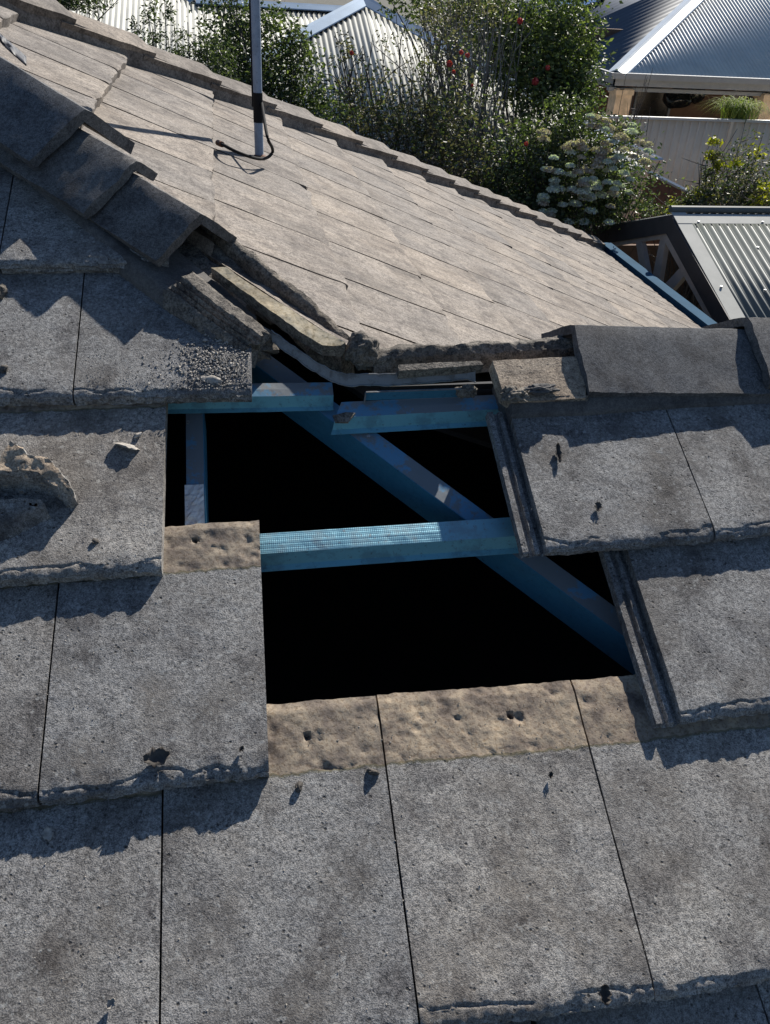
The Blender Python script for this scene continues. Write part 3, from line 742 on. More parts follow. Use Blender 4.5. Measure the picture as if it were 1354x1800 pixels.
# side slope bedding wall left behind where the caps are gone
sb = [onHip(330, 400, .10), onHip(420, 452, .10), onHip(520, 520, .10), onHip(612, 585, .10)]
sbp = [PH(along(p), .105, .035) for p in (onHip(385, 405), onHip(480, 475), onHip(580, 545), onHip(655, 598))]
o = strip('mortar_bedding', [PH(along(cC) + .05, .090, .066), PH(along(cC) - .10, .090, .062), PH(along(cC) - .25, .084, .056), PH(along(cC) - .345, .076, .050)], [(-.012, -.09), (-.008, -.012), (0, 0), (.012, .002), (.028, -.014), (.034, -.09)], 53, MAT['mortar'], .003, 60, side=HN, res=.005, amp2=.006)
tag(o, 'crumbling mortar lip along the sunlit slope where the missing hip caps sat', 'mortar bedding')

# rough mortar packing in the opened hip and under the wing ridge
o = strip('mortar_packing', [PH(along(cC) + .06, .03, .03), PH(along(cC) - .06, .035, .025), PH(along(cC) - .13, .045, .012)], [(-.055, -.05), (-.055, -.01), (-.02, .006), (.02, .0), (.05, .012), (.05, -.05)], 61, MAT['mortar'], .004, 45, side=HN, res=.006, amp2=.012, ends=2)
tag(o, 'rough dark mortar packing under the open end of the lowest hip cap', 'mortar')
# raw cut piece of tile lying along the opened hip
def poly_slab(name, px, h, down, mat, seed=1, amp=.0015, parent=None, hs=None, res=.008, tilt=None):
    """broken slab: outline read on a plane parallel to the near slope at height h, given real thickness"""
    P = [onA(x, y, h if hs is None else hs[i_]) for i_, (x, y) in enumerate(px)]
    bm = bmesh.new(); top = [bm.verts.new(p) for p in P]; bm.faces.new(top)
    r = bmesh.ops.extrude_face_region(bm, geom=bm.faces[:]); dv = [v for v in r['geom'] if isinstance(v, bmesh.types.BMVert)]
    for v in dv: v.co -= Vector(down)
    bmesh.ops.triangulate(bm, faces=[f for f in bm.faces if len(f.verts) > 4])
    for _ in range(6):
        ed = [e for e in bm.edges if e.calc_length() > res * 1.6]
        if not ed: break
        bmesh.ops.subdivide_edges(bm, edges=ed, cuts=1, use_grid_fill=False); bmesh.ops.triangulate(bm, faces=[f for f in bm.faces if len(f.verts) > 4])
    for v in bm.verts:
        p = v.co
        v.co = p + Vector((fb(p, 40, seed), fb(p, 40, seed + 1), fb(p, 40, seed + 2))) * amp + Vector((fb(p, 120, seed), fb(p, 120, seed + 1), fb(p, 120, seed + 2))) * amp * .4
    bmesh.ops.recalc_face_normals(bm, faces=bm.faces)
    V = [tuple(v.co) for v in bm.verts]; F = [[v.index for v in f.verts] for f in bm.faces] if not bm.verts.index_update() else []
    o = mesh_obj(name, V, F, mat, parent); bm.free(); sharpen(o, 38); return o
o = poly_slab('broken_tile', [(371, 470), (398, 470), (440, 500), (496, 534), (550, 570), (608, 603), (600, 608), (568, 607), (520, 577), (474, 545), (430, 512)], .070, NA * .028, MAT['beige'], 71, .0016, res=.007)
o.data.materials.append(MAT['mortar'])
for f_ in o.data.polygons:
    if f_.normal.dot(Vector(NA)) < .75: f_.material_index = 1
tag(o, 'long narrow broken tile piece with a bare yellowish face lying along the opened hip', 'broken tile')
# mortar clump where hip and ridge met
def lump(name, c, r, seed, mat, amp=.35, sub=4, sq=(1, 1, 1), fr=1.0, parent=None, flat=0, rot=None):
    bm = bmesh.new(); bmesh.ops.create_icosphere(bm, subdivisions=sub, radius=1)
    for v in bm.verts:
        d = v.co.normalized()
        q = 1 + amp * (mn.noise(d * 1.3 * fr + Vector((seed, 0, 0))) + .5 * mn.noise(d * 3.1 * fr + Vector((0, seed, 0))) + .13 * mn.noise(d * 7.3 * fr + Vector((0, 0, seed))))
        w = d * q
        if flat: w = Vector([round(x * flat) / flat * .35 + x * .65 for x in w])
        w = Vector((w.x * r * sq[0], w.y * r * sq[1], w.z * r * sq[2]))
        if rot is not None: w = rot @ w
        v.co = w + Vector(c)
    bm.verts.index_update(); V = [tuple(v.co) for v in bm.verts]; F = [[v.index for v in f.verts] for f in bm.faces]; bm.free()
    o = mesh_obj(name, V, F, mat, parent); sharpen(o, 45); return o
o = lump('mortar_clump', onA(636, 616, .040), .026, 4.2, MAT['mortar'], .32, 5, (1.15, 1.1, 1.2), 1.1)
tag(o, 'lumpy grey brown mortar clump where the opened hip meets the ridge line', 'mortar')
# mortar crest left along the wing ridge
o = strip('mortar_bedding', [on_ax(652, 622, 1, WR_Y + .02), on_ax(720, 618, 1, WR_Y + .02), on_ax(800, 612, 1, WR_Y + .02), on_ax(880, 609, 1, WR_Y + .02), on_ax(968, 603, 1, WR_Y + .02), on_ax(1030, 600, 1, WR_Y + .02)],
    [(-.014, -.04), (-.014, -.006), (0, .006), (.018, .004), (.03, -.04)], 63, MAT['mortar'], .0045, 55, nrm=(0, 0, 1), side=(0, 1, 0), res=.0045, amp2=.006, ends=1)
tag(o, 'thin crumbly line of mortar along the bare ridge above the steel battens', 'mortar bedding')
# wing ridge near bedding (long smooth pointing) with the bare broken part at its left end
rb = [onA(898, 731, .052), onA(1030, 727, .05), onA(1200, 714, .05), onA(1354, 705, .05)]; rb = [np.array(p) for p in rb]
rb.append(rb[-1] + (rb[-1] - rb[0]) / np.linalg.norm(rb[-1] - rb[0]) * .5)
o = strip('mortar_bedding', rb, [(0, -.02), (-.003, .002), (.010, .020), (.018, .024), (.085, .040), (.11, .03), (.11, -.03)], 54, MAT['bed'], .0012, 70, side=(0, 1, 0), res=.007)
tag(o, 'long smooth strip of dark mortar pointing under the right hand ridge caps', 'mortar bedding')
o = strip('mortar_ribs', [onA(908, 705, .066), onA(960, 702, .066), onA(1032, 700, .066)], [(-.004, -.02), (-.003, .000), (.001, .006), (.005, .001), (.010, .008), (.014, .002), (.020, .009), (.026, .004), (.03, -.02)], 55, MAT['mortar'], .0016, 90, side=(0, 1, 0), res=.003, ends=1)
tag(o, 'ribbed mortar imprint exposed left of the long ridge cap', 'mortar')
o = poly_slab('cut_tile', [(866, 634), (1000, 627), (1030, 627), (1030, 700), (905, 706), (885, 690)], .070, NA * .03, MAT['sandy'], 72, .001)
tag(o, 'cut tile piece with a sandy brown face exposed beside the open ridge cap', 'broken tile')
o = lump('mortar_chunk', onA(905, 692, .078), .020, 9.1, MAT['mortar'], .6, 5, (1.2, .9, .6), 1.2)
tag(o, 'jagged grey mortar scrap standing on the cut sandy tile piece', 'mortar')
o = lump('mortar_chunk', onA(950, 684, .076), .017, 14.6, MAT['bed'], .5, 5, (1.7, .8, .5), 1.1)
tag(o, 'smooth grey mortar scrap right of the jagged one by the open ridge cap', 'mortar')
o = poly_slab('broken_tile', [(700, 641), (770, 637), (845, 634), (850, 641), (770, 647), (702, 652)], .060, NA * .022, MAT['mortar'], 73, .0008)
tag(o, 'thin slab edge lying level just below the mortar line of the bare ridge', 'broken tile')

# ------------------------------------------------------------------ steel under the tiles
def aline(p, q, h): return onA(*p, h), onA(*q, h)
def batten(name, pl, pr, extl, extr, flatw, web, lip, mats, notch=None, slant=0.0):
    """top-hat batten: back edge of the flat from pl to pr (pixels on the rafter plane)"""
    A_, B_ = aline(pl, pr, 0.0); d = B_ - A_; d /= np.linalg.norm(d); A_ = A_ - d * extl; B_ = B_ + d * extr
    dn_ = -np.cross(NA, d); dn_ = dn_ / np.linalg.norm(dn_)          # towards the viewer, down the slope
    if dn_ @ SD > 0: dn_ = -dn_
    t = .0011
    outl = [(0 - .012, -.026), (-.004, -.026), (0, 0), (flatw * .5, .0008), (flatw, 0), (flatw + web[0], -web[1]), (flatw + web[0] + lip, -web[1] - .0012)]
    def mk(seq):
        V = []; F = []; ns = 40
        prof_ = seq + [(a, b_ - t) for a, b_ in seq[::-1]]; k = len(prof_)
        for i_ in range(ns + 1):
            for a, b_ in prof_:
                base = A_ + (B_ - A_) * (i_ / ns)
                if i_ == 0: base = base - d * slant * (a / flatw) * .0 + d * (-slant * a)
                V.append(base + dn_ * a + NA * (b_ + .0006 * fb(base + a, 25, 3)))
        for i_ in range(ns):
            for j in range(k): F.append([i_ * k + j, i_ * k + (j + 1) % k, (i_ + 1) * k + (j + 1) % k, (i_ + 1) * k + j])
        m_ = len(seq)
        for base, rv in ((0, 0), (ns * k, 1)):
            for j in range(m_ - 1):
                f = [base + j, base + j + 1, base + k - 2 - j, base + k - 1 - j]; F.append(f[::-1] if rv else f)
        return V, F
    root = empty(name, tuple((A_ + B_) / 2), None, None)
    for nm, seq, mt in (('top_flange', outl[:5], mats[0]), ('web', outl[4:6], mats[1]), ('lip', outl[5:], mats[2])):
        V, F = mk(seq); o = mesh_obj(nm, V, F, mt, root, False); recalc(o)
    return root, d, dn_, A_, B_
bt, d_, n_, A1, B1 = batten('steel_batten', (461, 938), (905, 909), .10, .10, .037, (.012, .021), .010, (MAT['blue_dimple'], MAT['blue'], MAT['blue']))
tag(bt, 'long pale blue steel batten with a dimpled sunlit top crossing the middle of the hole', 'steel batten', 'blue steel battens')
bt2, d2, n2, A2, B2 = batten('steel_batten', (447, 674), (584, 672), .30, 0, .030, (.010, .021), .008, (MAT['rusty_blue'], MAT['blue'], MAT['blue']))
tag(bt2, 'short blue steel batten with a rusty top jutting in from the left, higher one', 'steel batten', 'blue steel battens')
bt3, d3, n3, A3, B3 = batten('steel_batten', (600, 707), (846, 695), 0, .10, .034, (.011, .022), .010, (MAT['rusty_blue'], MAT['blue'], MAT['blue']), slant=.45)
tag(bt3, 'blue steel batten with a slanted cut left end and dull grey top', 'steel batten', 'blue steel battens')
def screw(p, parent, n=NA, r=.0035):
    m_ = MB(); p = np.array(p); m_.tube([p, p + n * .003], r, 0, 6); o = m_.build('screw', MAT['galv'], parent)
screw(onA(331, 743, -.018), bt2); screw(onA(648, 768, -.019), bt3)
# torn steel tab and scratched piece at the batten end
def channel(name, p, q, h, topw, webd, side, mats, ext=(0, 0), lipw=.008, gap=0):
    A_, B_ = aline(p, q, h); d = (B_ - A_) / np.linalg.norm(B_ - A_); A_ = A_ - d * ext[0]; B_ = B_ + d * ext[1]
    sd_ = np.cross(d, NA) * side; sd_ /= np.linalg.norm(sd_)
    root = empty(name, tuple((A_ + B_) / 2), None, None); t = .0014
    m_ = MB(); m_.box(A_, B_ - A_, sd_ * topw, -NA * t); m_.build('top_flange', mats[0], root)
    m_ = MB(); m_.box(A_ - sd_ * .0 - NA * .0005, B_ - A_, sd_ * t * -1, -NA * webd); m_.box(A_ - NA * webd, B_ - A_, sd_ * topw, -NA * t); m_.build('web', mats[1], root)
    return root, A_, B_, sd_
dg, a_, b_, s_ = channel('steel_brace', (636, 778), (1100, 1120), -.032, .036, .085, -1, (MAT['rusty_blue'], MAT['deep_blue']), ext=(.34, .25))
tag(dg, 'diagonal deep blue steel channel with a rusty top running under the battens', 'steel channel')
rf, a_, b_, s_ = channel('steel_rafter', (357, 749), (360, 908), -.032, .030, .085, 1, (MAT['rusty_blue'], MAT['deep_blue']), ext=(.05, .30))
tag(rf, 'upright blue steel chord at the left end of the hole, wrapped in silver tape', 'steel channel')
m_ = MB(); ta = onA(357, 852, -.0305); tb = onA(359, 925, -.0305); dd = tb - ta; sx = np.cross(dd, NA); sx /= np.linalg.norm(sx); sx = sx if sx[0] < 0 else -sx
nq = 14; V = []; F = []
for i_ in range(nq + 1):
    for j in range(7):
        base = ta + dd * (i_ / nq) + sx * (.031 * j / 6 if j else -.001) + NA * (.0006 + .0042 * abs(fb((i_ * 1.3, j * .35, 4), 1.1, 8)) + (0 if j else -.0))
        V.append(base)
    V.append(ta + dd * (i_ / nq) - sx * .0016 - NA * .012)
k = 8
for i_ in range(nq):
    for j in range(6): F.append([i_ * k + j, i_ * k + j + 1, (i_ + 1) * k + j + 1, (i_ + 1) * k + j])
    F.append([i_ * k + 7, i_ * k, (i_ + 1) * k, (i_ + 1) * k + 7])
o = mesh_obj('silver_tape', V, F, MAT['foil'], rf, False); sm = o.modifiers.new('thick', 'SOLIDIFY'); sm.thickness = .0008
# bent flashing strip
px = [(478, 590, .050), (500, 607, .046), (530, 628, .040), (560, 648, .034), (584, 662, .030), (612, 668, .028), (650, 667, .028), (700, 666, .030), (745, 663, .032), (790, 659, .034), (815, 657, .036), (836, 661, .036)]
pts = []
for (x0, y0, h0), (x1, y1, h1) in zip(px, px[1:]):
    for q in range(6): t = q / 6; pts.append((x0 + (x1 - x0) * t, y0 + (y1 - y0) * t, h0 + (h1 - h0) * t))
pts.append(px[-1]); V = []; F = []
for i_, (x, y, h) in enumerate(pts):
    c_ = onA(x, y, h + .0016 * fb((i_ * .3, 0, 0), 1.0, 5)); wv = .0115 + .0012 * fb((i_ * .25, 3, 0), 1, 2)
    up_ = NA * .6 + SD * .8
    for a in (-1, -.82, .82, 1): V.append(c_ + up_ * wv * a + (NA * .002 - SD * .002) * (1 if abs(a) > .9 else 0) + (NA + SD) * .0016 * fb((i_ * .33, a * .7, 0), 1.3, 7))
for i_ in range(len(pts) - 1):
    for j in range(3): F.append([i_ * 4 + j, i_ * 4 + j + 1, (i_ + 1) * 4 + j + 1, (i_ + 1) * 4 + j])
o = mesh_obj('flashing_strip', V, F, MAT['lead'], None, False); sm = o.modifiers.new('thick', 'SOLIDIFY'); sm.thickness = .0018
tag(o, 'bent grey metal strip sagging across the top of the hole', 'metal strip')
# dark open tray behind the upper battens
tr = empty('steel_tray', tuple(onA(720, 695, .01)), 'short dark steel tray open to the front, lying under the bent metal strip', 'steel tray')
a0 = onA(641, 704, 0.002); a1 = onA(806, 698, 0.002); dx = a1 - a0; upv = SD * .0 + NA * .026
m_ = MB(); m_.box(a0, dx, upv, SD * .0015); m_.build('back_plate', MAT['deep_blue'], tr)
m_ = MB(); m_.box(a0 + upv, dx, -SD * .003 + NA * .0005, NA * .0016); m_.box(a0, -dx / np.linalg.norm(dx) * .0015, upv, -SD * .006); m_.build('rim', MAT['lead'], tr)
o = lump('mortar_chunk', onA(820, 688, .02), .013, 3.3, MAT['mortar'], .4, 4, (1.6, .8, .9), 1.2); tag(o, 'small pale mortar block at the right end of the dark steel tray', 'mortar')
o = poly_slab('mortar_scrap', [(585, 730), (608, 724), (625, 726), (612, 742), (590, 742)], .004, NA * .004, MAT['mortar'], 74, .0008); tag(o, 'flat mortar flake lying on the slanted cut batten end', 'mortar')

# ------------------------------------------------------------------ loose debris
rng = random.Random(5)
def on_tile(i, x, y, lift=0.0): return onT(i, x, y) + NA * lift
# big broken chunk on the left
ck = empty('mortar_chunk', tuple(on_tile(2, 60, 890)), 'large broken mortar lump with a sandy top on the pitted tile at left', 'mortar')
def slabpts(px, hs): return [onT(2, x, y) + NA * h for (x, y), h in zip(px, hs)]
def rough_poly(name, top, bot, mat, seed, parent=None, amp=.0015, res=.006):
    bm = bmesh.new(); n = len(top); vt_ = [bm.verts.new(p) for p in top]; vb = [bm.verts.new(p) for p in bot]
    bm.faces.new(vt_); bm.faces.new(vb[::-1])
    for i_ in range(n): bm.faces.new([vt_[i_], vb[i_], vb[(i_ + 1) % n], vt_[(i_ + 1) % n]])
    bmesh.ops.triangulate(bm, faces=bm.faces[:])
    for _ in range(6):
        ed = [e for e in bm.edges if e.calc_length() > res * 1.5]
        if not ed: break
        bmesh.ops.subdivide_edges(bm, edges=ed, cuts=1); bmesh.ops.triangulate(bm, faces=[f for f in bm.faces if len(f.verts) > 3])
    for v in bm.verts:
        p = v.co; v.co = p + Vector((fb(p, 35, seed), fb(p, 35, seed + 1), fb(p, 35, seed + 2))) * amp * 1.6 + Vector((fb(p, 120, seed), fb(p, 120, seed + 1), fb(p, 120, seed + 2))) * amp * .7
    bmesh.ops.recalc_face_normals(bm, faces=bm.faces); bm.verts.index_update()
    V = [tuple(v.co) for v in bm.verts]; F = [[v.index for v in f.verts] for f in bm.faces]; bm.free()
    o = mesh_obj(name, V, F, mat, parent); sharpen(o, 38); return o
tp = [(-60, 852), (18, 848), (35, 812), (66, 833), (100, 838), (112, 852), (131, 868), (136, 886), (95, 872), (22, 874), (-60, 885)]
hs_ = [.046, .044, .050, .046, .042, .040, .032, .026, .036, .036, .036]
bp = [(-80, 905), (10, 895), (36, 868), (70, 880), (104, 880), (116, 888), (132, 893), (134, 900), (86, 914), (28, 932), (-60, 960)]
tp = [(-60, 828), (0, 846), (16, 846), (35, 811), (66, 832), (98, 836), (112, 851), (132, 868), (137, 886), (124, 884), (95, 866), (86, 858), (46, 856), (16, 858), (-60, 862)]
hs_ = [.05, .052, .054, .062, .056, .052, .046, .036, .028, .028, .040, .048, .052, .052, .05]
tP = slabpts(tp, hs_); cmid = sum(tP) / len(tP)
bP = [p - NA * (h + .001) - SD * (.010 if i_ > 8 else -.004) + (p - cmid) * .04 - SD * .012 * fb(p, 60, 3) for i_, (p, h) in enumerate(zip(tP, hs_))]
tpo = rough_poly('top_piece', tP, bP, MAT['sandy'], 81, ck, .0027, .004)
tpo.data.materials.append(MAT['tile'])
for f_ in tpo.data.polygons:
    if f_.normal.dot(Vector(NA)) < .62: f_.material_index = 1
rough_poly('lower_piece', slabpts([(-70, 900), (40, 889), (78, 890), (86, 898), (60, 906), (26, 922), (-60, 930)], [.024, .024, .022, .018, .018, .018, .02]), slabpts([(-70, 925), (40, 905), (80, 908), (90, 914), (66, 925), (22, 952), (-60, 975)], [-.002] * 7), MAT['tile'], 82, ck, .0012, .005)
# small stones, each on its tile
def pebble(i, x, y, r, seed, label, mat='stone', sq=(1, 1, .6), cat='stone', name='stone', amp=.5, fr=1.0, sub=3):
    o = lump(name, on_tile(i, x, y, r * sq[2] * .55), r, seed, MAT[mat], amp, sub, sq, fr, rot=Matrix.Rotation(seed * 1.7, 3, 'Z') @ Matrix.Rotation(PITCH, 3, 'X')); tag(o, label, cat); return o
pebble(2, 224, 785, .0135, 1.5, 'flat pale stone flake on the pitted tile near its top right corner', sq=(1.5, 1.0, .26))
pebble(2, 243, 766, .0065, 2.5, 'small pale stone just above the flat stone flake')
pebble(3, 372, 668, .011, 3.5, 'flattest pale flake lying at the front of the grit heap', sq=(1.7, .7, .28))
pebble(3, 2, 518, .014, 4.5, 'broken concrete lump half out of view at the left edge', mat='mortar', sq=(1, .8, .9), name='mortar_chunk', cat='mortar')
pebble(3, 8, 650, .008, 14.5, 'dark crumb of moss at the left edge below the peaked shadow', mat='leafdead', name='moss_clump', cat='moss')
def leaf(i, x, y, ln, ang, label, mat='leafdead', curl=.35, wd=.36, seed=0, name='dry_leaf', cat='dry leaf', lift=.003):
    c_ = on_tile(i, x, y, lift); V = []; F = []; n = 8; ca, sa = math.cos(ang), math.sin(ang); ex = np.array([1, 0, 0]); 
    for a in range(n + 1):
        t = a / n - .5; w = math.cos(t * 2.6) * wd * (1 + .3 * math.sin(a * 2.3 + seed))
        for b_ in (-1, -.4, 0, .4, 1):
            u, v = t * ln, b_ * w * ln; X = u * ca - v * sa; Y = u * sa + v * ca
            V.append(c_ + ex * X + SD * Y + NA * (curl * ln * (b_ * b_ * .5 + t * t * 1.2) + .0015 * fb((a, b_, seed), .9, 3)))
    for a in range(n):
        for b_ in range(4): F.append([a * 5 + b_, a * 5 + b_ + 1, (a + 1) * 5 + b_ + 1, (a + 1) * 5 + b_])
    o = mesh_obj(name, V, F, MAT[mat], None, True); sm = o.modifiers.new('thick', 'SOLIDIFY'); sm.thickness = .0006
    tag(o, label, cat); return o
leaf(1, 277, 1333, .034, .1, 'curled grey brown leaf near the front edge of the big square tile', curl=.3, seed=1)
leaf(0, 86, 1466, .018, 1.9, 'tan leaf fragment in the shade on the lower left corner tile', mat='stone', curl=.2, seed=2)
leaf(0, 196, 1764, .013, .8, 'tiny pale leaf low on the lower left corner tile', mat='stone', curl=.5, seed=3)
leaf(0, 1057, 1748, .022, 1.4, 'upright dry leaf on the front edge of the large centred tile', curl=.7, seed=4, lift=.006)
leaf(2, 980, 800, .040, 1.45, 'thin dark chip standing on the tile under the long ridge cap', curl=.30, wd=.13, seed=5, lift=.002)  # dark chip of debris, built with the leaf shape
leaf(2, 1050, 893, .018, 1.3, 'small dark cupped patch for a hollow near the front of that grooved upper tile', curl=.4, seed=6, lift=.002)  # dark leaf-shaped piece stands in for a dark hollow in the tile
leaf(0, 966, 1364, .010, 1.2, 'dark crumb of leaf just below the two-holed brown head', curl=.8, seed=7)
leaf(1, 425, 1318, .009, .9, 'small dark leaf speck beside the curled leaf on the big square tile', curl=.6, seed=8)
pebble(0, 526, 1384, .0055, 6.1, 'moss crumb on the brown and grey border below the single nail hole', mat='leafdead', sq=(1.2, .8, 1), cat='moss', name='moss_clump')
pebble(0, 656, 1358, .0058, 7.2, 'moss crumb at the joint between the one-holed and two-holed brown heads', mat='leafdead', sq=(1.4, .7, 1), cat='moss', name='moss_clump')
pebble(2, 168, 952, .0050, 8.2, 'small dark stone near the front edge of the pitted tile', mat='leafdead')
# grit: nobody could count it
gm = MB(); rg = np.random.RandomState(4)
def oct_stone(c, r):
    q = rg.rand(6) * .6 + .6; ax = [np.array(v, float) for v in ((1, 0, 0), (-1, 0, 0), (0, 1, 0), (0, -1, 0), (0, 0, 1), (0, 0, -1))]
    th_ = rg.rand() * 3; R_ = np.array([[math.cos(th_), -math.sin(th_), 0], [math.sin(th_), math.cos(th_), 0], [0, 0, 1]])
    V = [c + R_ @ (a * r * s_ * (1 if i_ < 4 else .6)) for i_, (a, s_) in enumerate(zip(ax, q))]
    gm.add(V, [(0, 2, 4), (2, 1, 4), (1, 3, 4), (3, 0, 4), (2, 0, 5), (1, 2, 5), (3, 1, 5), (0, 3, 5)])
for _ in range(1500):
    x = 385 + rg.randn() * 42; y = 645 + rg.randn() * 26
    if x > 438 or x < 140 or y > 684 or y < 585: continue
    r = .0007 + abs(rg.randn()) * .0013
    oct_stone(on_tile(3, x, y, r * .4 + .004 * math.exp(-((x - 400) / 40) ** 2 - ((y - 640) / 30) ** 2)), r)
for (x, y, r) in ((360, 600, .006), (345, 615, .004), (372, 612, .0048), (352, 628, .0036), (366, 640, .0044), (381, 622, .0052), (330, 607, .0036), (395, 650, .005), (340, 640, .004), (318, 622, .003), (405, 630, .004), (388, 600, .0042), (362, 590, .004), (412, 660, .0045), (325, 655, .0034)):
    oct_stone(on_tile(3, x, y, r * .5), r)
for _ in range(900):
    x = 150 + rg.rand() * 250; y = 615 + rg.rand() * 70; r = .0004 + rg.rand() * .0009; oct_stone(on_tile(3, x, y, r * .3), r)
for (i_, x0, x1, y0, y1, n_) in ((2, 0, 280, 760, 990, 380), (1, 80, 465, 1050, 1340, 260), (0, 0, 1150, 1420, 1780, 420), (2, 930, 1300, 760, 930, 160), (0, 490, 1120, 1225, 1330, 260)):
    for _ in range(n_):
        x = x0 + rg.rand() * (x1 - x0); y = y0 + rg.rand() * (y1 - y0)
        if i_ == 0 and y < 1330 and y < 1262 - (x - 480) * .09: continue
        r = .0003 + rg.rand() ** 3 * .0012; oct_stone(on_tile(i_, x, y, r * .3), r)
o = gm.build('mortar_grit', MAT['stone'], None); tag(o, 'loose mortar grit scattered over the broken tiles', 'grit', kind='stuff')

# ================================================================== mast on the side slope
def surfB(xk, px):
    n = NB + (T / L) * (-UB); return on_plane(px[0], px[1], n, n @ (PB(xk, 0) + NB * 2 * T))
base = surfB(XL2 + DX, (456, 277)); shp = surfB(XL2, (196, 222))
ts = np.array(tosun); r1_ = ray(456, 277); r2_ = ray(449, 2); pn = np.cross(r1_, r2_)
tq = (pn @ (CAM - shp)) / (pn @ ts); Q = shp + ts * tq
axis = Q - base; axis /= np.linalg.norm(axis)
if axis[2] < .9: axis = np.array([axis[0] * .35, axis[1] * .35, 1.0]); axis /= np.linalg.norm(axis)
print('mast axis', axis)
mast = empty('antenna_mast', tuple(base), 'slim blue grey pole standing on the sunlit slope with a black cable at its foot', 'mast')
m_ = MB(); m_.tube([base - axis * .02, base + axis * 1.7], .0140, 0, 20); m_.build('pole', MAT['mast'], mast, True)
m_ = MB(); m_.tube([base + axis * .105, base + axis * .190], .0153, 0, 20); m_.build('black_tape', MAT['black'], mast, True)
m_ = MB(); lf_ = -RC[0] ; m_.tube([base + axis * .15 + lf_ * .0155, base + axis * 1.7 + lf_ * .0155], .0036, 0, 6)
m_.build('cable', MAT['black'], mast, True)
def oB(x, y, h): return surfB(XL2 + DX, (x, y)) * 1.0 + NB * 0 if h == 0 else on_plane(x, y, NB, NB @ base + h)
lp = [(463, 222, .12), (470, 240, .10), (478, 258, .07), (479, 268, .05), (470, 277, .035), (455, 279, .03), (435, 274, .03), (412, 265, .03), (395, 256, .025), (386, 252, .012)]
P_ = [np.array(oB(*p)) for p in lp]; P_[0] = base + axis * .16 + np.array([.012, -.006, 0])
PS = []
for i_ in range(len(P_) - 1):
    a = P_[max(i_ - 1, 0)]; b_ = P_[i_]; c_ = P_[i_ + 1]; d__ = P_[min(i_ + 2, len(P_) - 1)]
    for q in range(5):
        t = q / 5; PS.append(.5 * ((2 * b_) + (-a + c_) * t + (2 * a - 5 * b_ + 4 * c_ - d__) * t * t + (-a + 3 * b_ - 3 * c_ + d__) * t ** 3))
PS.append(P_[-1])
m_ = MB(); m_.tube(PS, .0048, 0, 10); cab_ = m_.build('cable', MAT['black'], mast, True)
m_ = MB(); m_.tube([PS[-4], PS[-1] + (PS[-1] - PS[-4]) * .6], .0085, 0, 10); m_.build('cable_end', MAT['rustcap'], cab_, True)
o = lump('foot_seal', base + NB * .004, .022, 5.5, MAT['rustcap'], .3, 3, (1, 1, .35), 1, mast)
# loose strip of membrane near the top left
o = None
V = []; F = []
for i_ in range(10):
    for j in range(4):
        p = on_plane(0 + i_ * 5.2, 58 + i_ * 4.6 + j * 5 , NB, CB + .10 + .01 * fb((i_ * .4, j * .5, 0), 1, 3)); V.append(p)
for i_ in range(9):
    for j in range(3): F.append([i_ * 4 + j, i_ * 4 + j + 1, (i_ + 1) * 4 + j + 1, (i_ + 1) * 4 + j])
o = mesh_obj('membrane_scrap', V, F, MAT['darkpaper'], None, True); sm = o.modifiers.new('thick', 'SOLIDIFY'); sm.thickness = .003
tag(o, 'crumpled dark membrane scrap sticking out behind the top left hip cap', 'membrane')

# ================================================================== ground and neighbours
g = MB(); g.add([(-150, -60, GROUND_Z), (150, -60, GROUND_Z), (150, 250, GROUND_Z), (-150, 250, GROUND_Z)], [(0, 1, 2, 3)])
o = g.build('ground', MAT['ground']); tag(o, kind='structure')

def corr(name, polypx, n, k, period, amp, mat, parent, updir, polypts=None, sub=8, shape='sine'):
    """corrugated sheet filling a polygon on plane n.P=k; corrugations run along updir projected on the plane"""
    n = np.array(n, float); ln_ = np.linalg.norm(n); n /= ln_; k /= ln_
    pts = polypts if polypts is not None else [on_plane(x, y, n, k) for x, y in polypx]
    bdir = np.array(updir, float); bdir -= n * (bdir @ n); bdir /= np.linalg.norm(bdir); adir = np.cross(bdir, n); o_ = pts[0]
    ab = [((p - o_) @ adir, (p - o_) @ bdir) for p in pts]
    a0, a1 = min(a for a, _ in ab), max(a for a, _ in ab); na = int((a1 - a0) / period * sub); V = []; F = []; prev = None
    for i_ in range(na + 1):
        a = a0 + (a1 - a0) * (i_ + .001) / (na + .002); xs = []
        for (pa, pb), (qa, qb) in zip(ab, ab[1:] + ab[:1]):
            if (pa - a) * (qa - a) < 0: xs.append(pb + (qb - pb) * (a - pa) / (qa - pa))
        if len(xs) < 2: prev = None; continue
        ph = 2 * math.pi * a / period; h = math.sin(ph) * amp
        if shape == 'rib': h = amp * (1 if (a / period) % 1 < .25 else -.3)
        b0, b1 = min(xs), max(xs); cur = len(V)
        for b_ in (b0, b1): V.append(o_ + adir * a + bdir * b_ + n * h)
        if prev is not None: F.append([prev, prev + 1, cur + 1, cur])
        prev = cur
    o = mesh_obj(name, V, F, mat, parent, True); sm = o.modifiers.new('thick', 'SOLIDIFY'); sm.thickness = .002; return o
def flash(name, pxs, ax, v, thick, mat, parent, on=None):
    n = np.zeros(3); n[ax] = 1
    pts = [on_plane(x, y, n, v) for x, y in pxs] if on is None else [on_plane(x, y, *on) for x, y in pxs]
    nn = n if on is None else np.array(on[0]) / np.linalg.norm(on[0])
    m_ = MB(); m_.prism(pts, nn * thick); return m_.build(name, mat, parent)

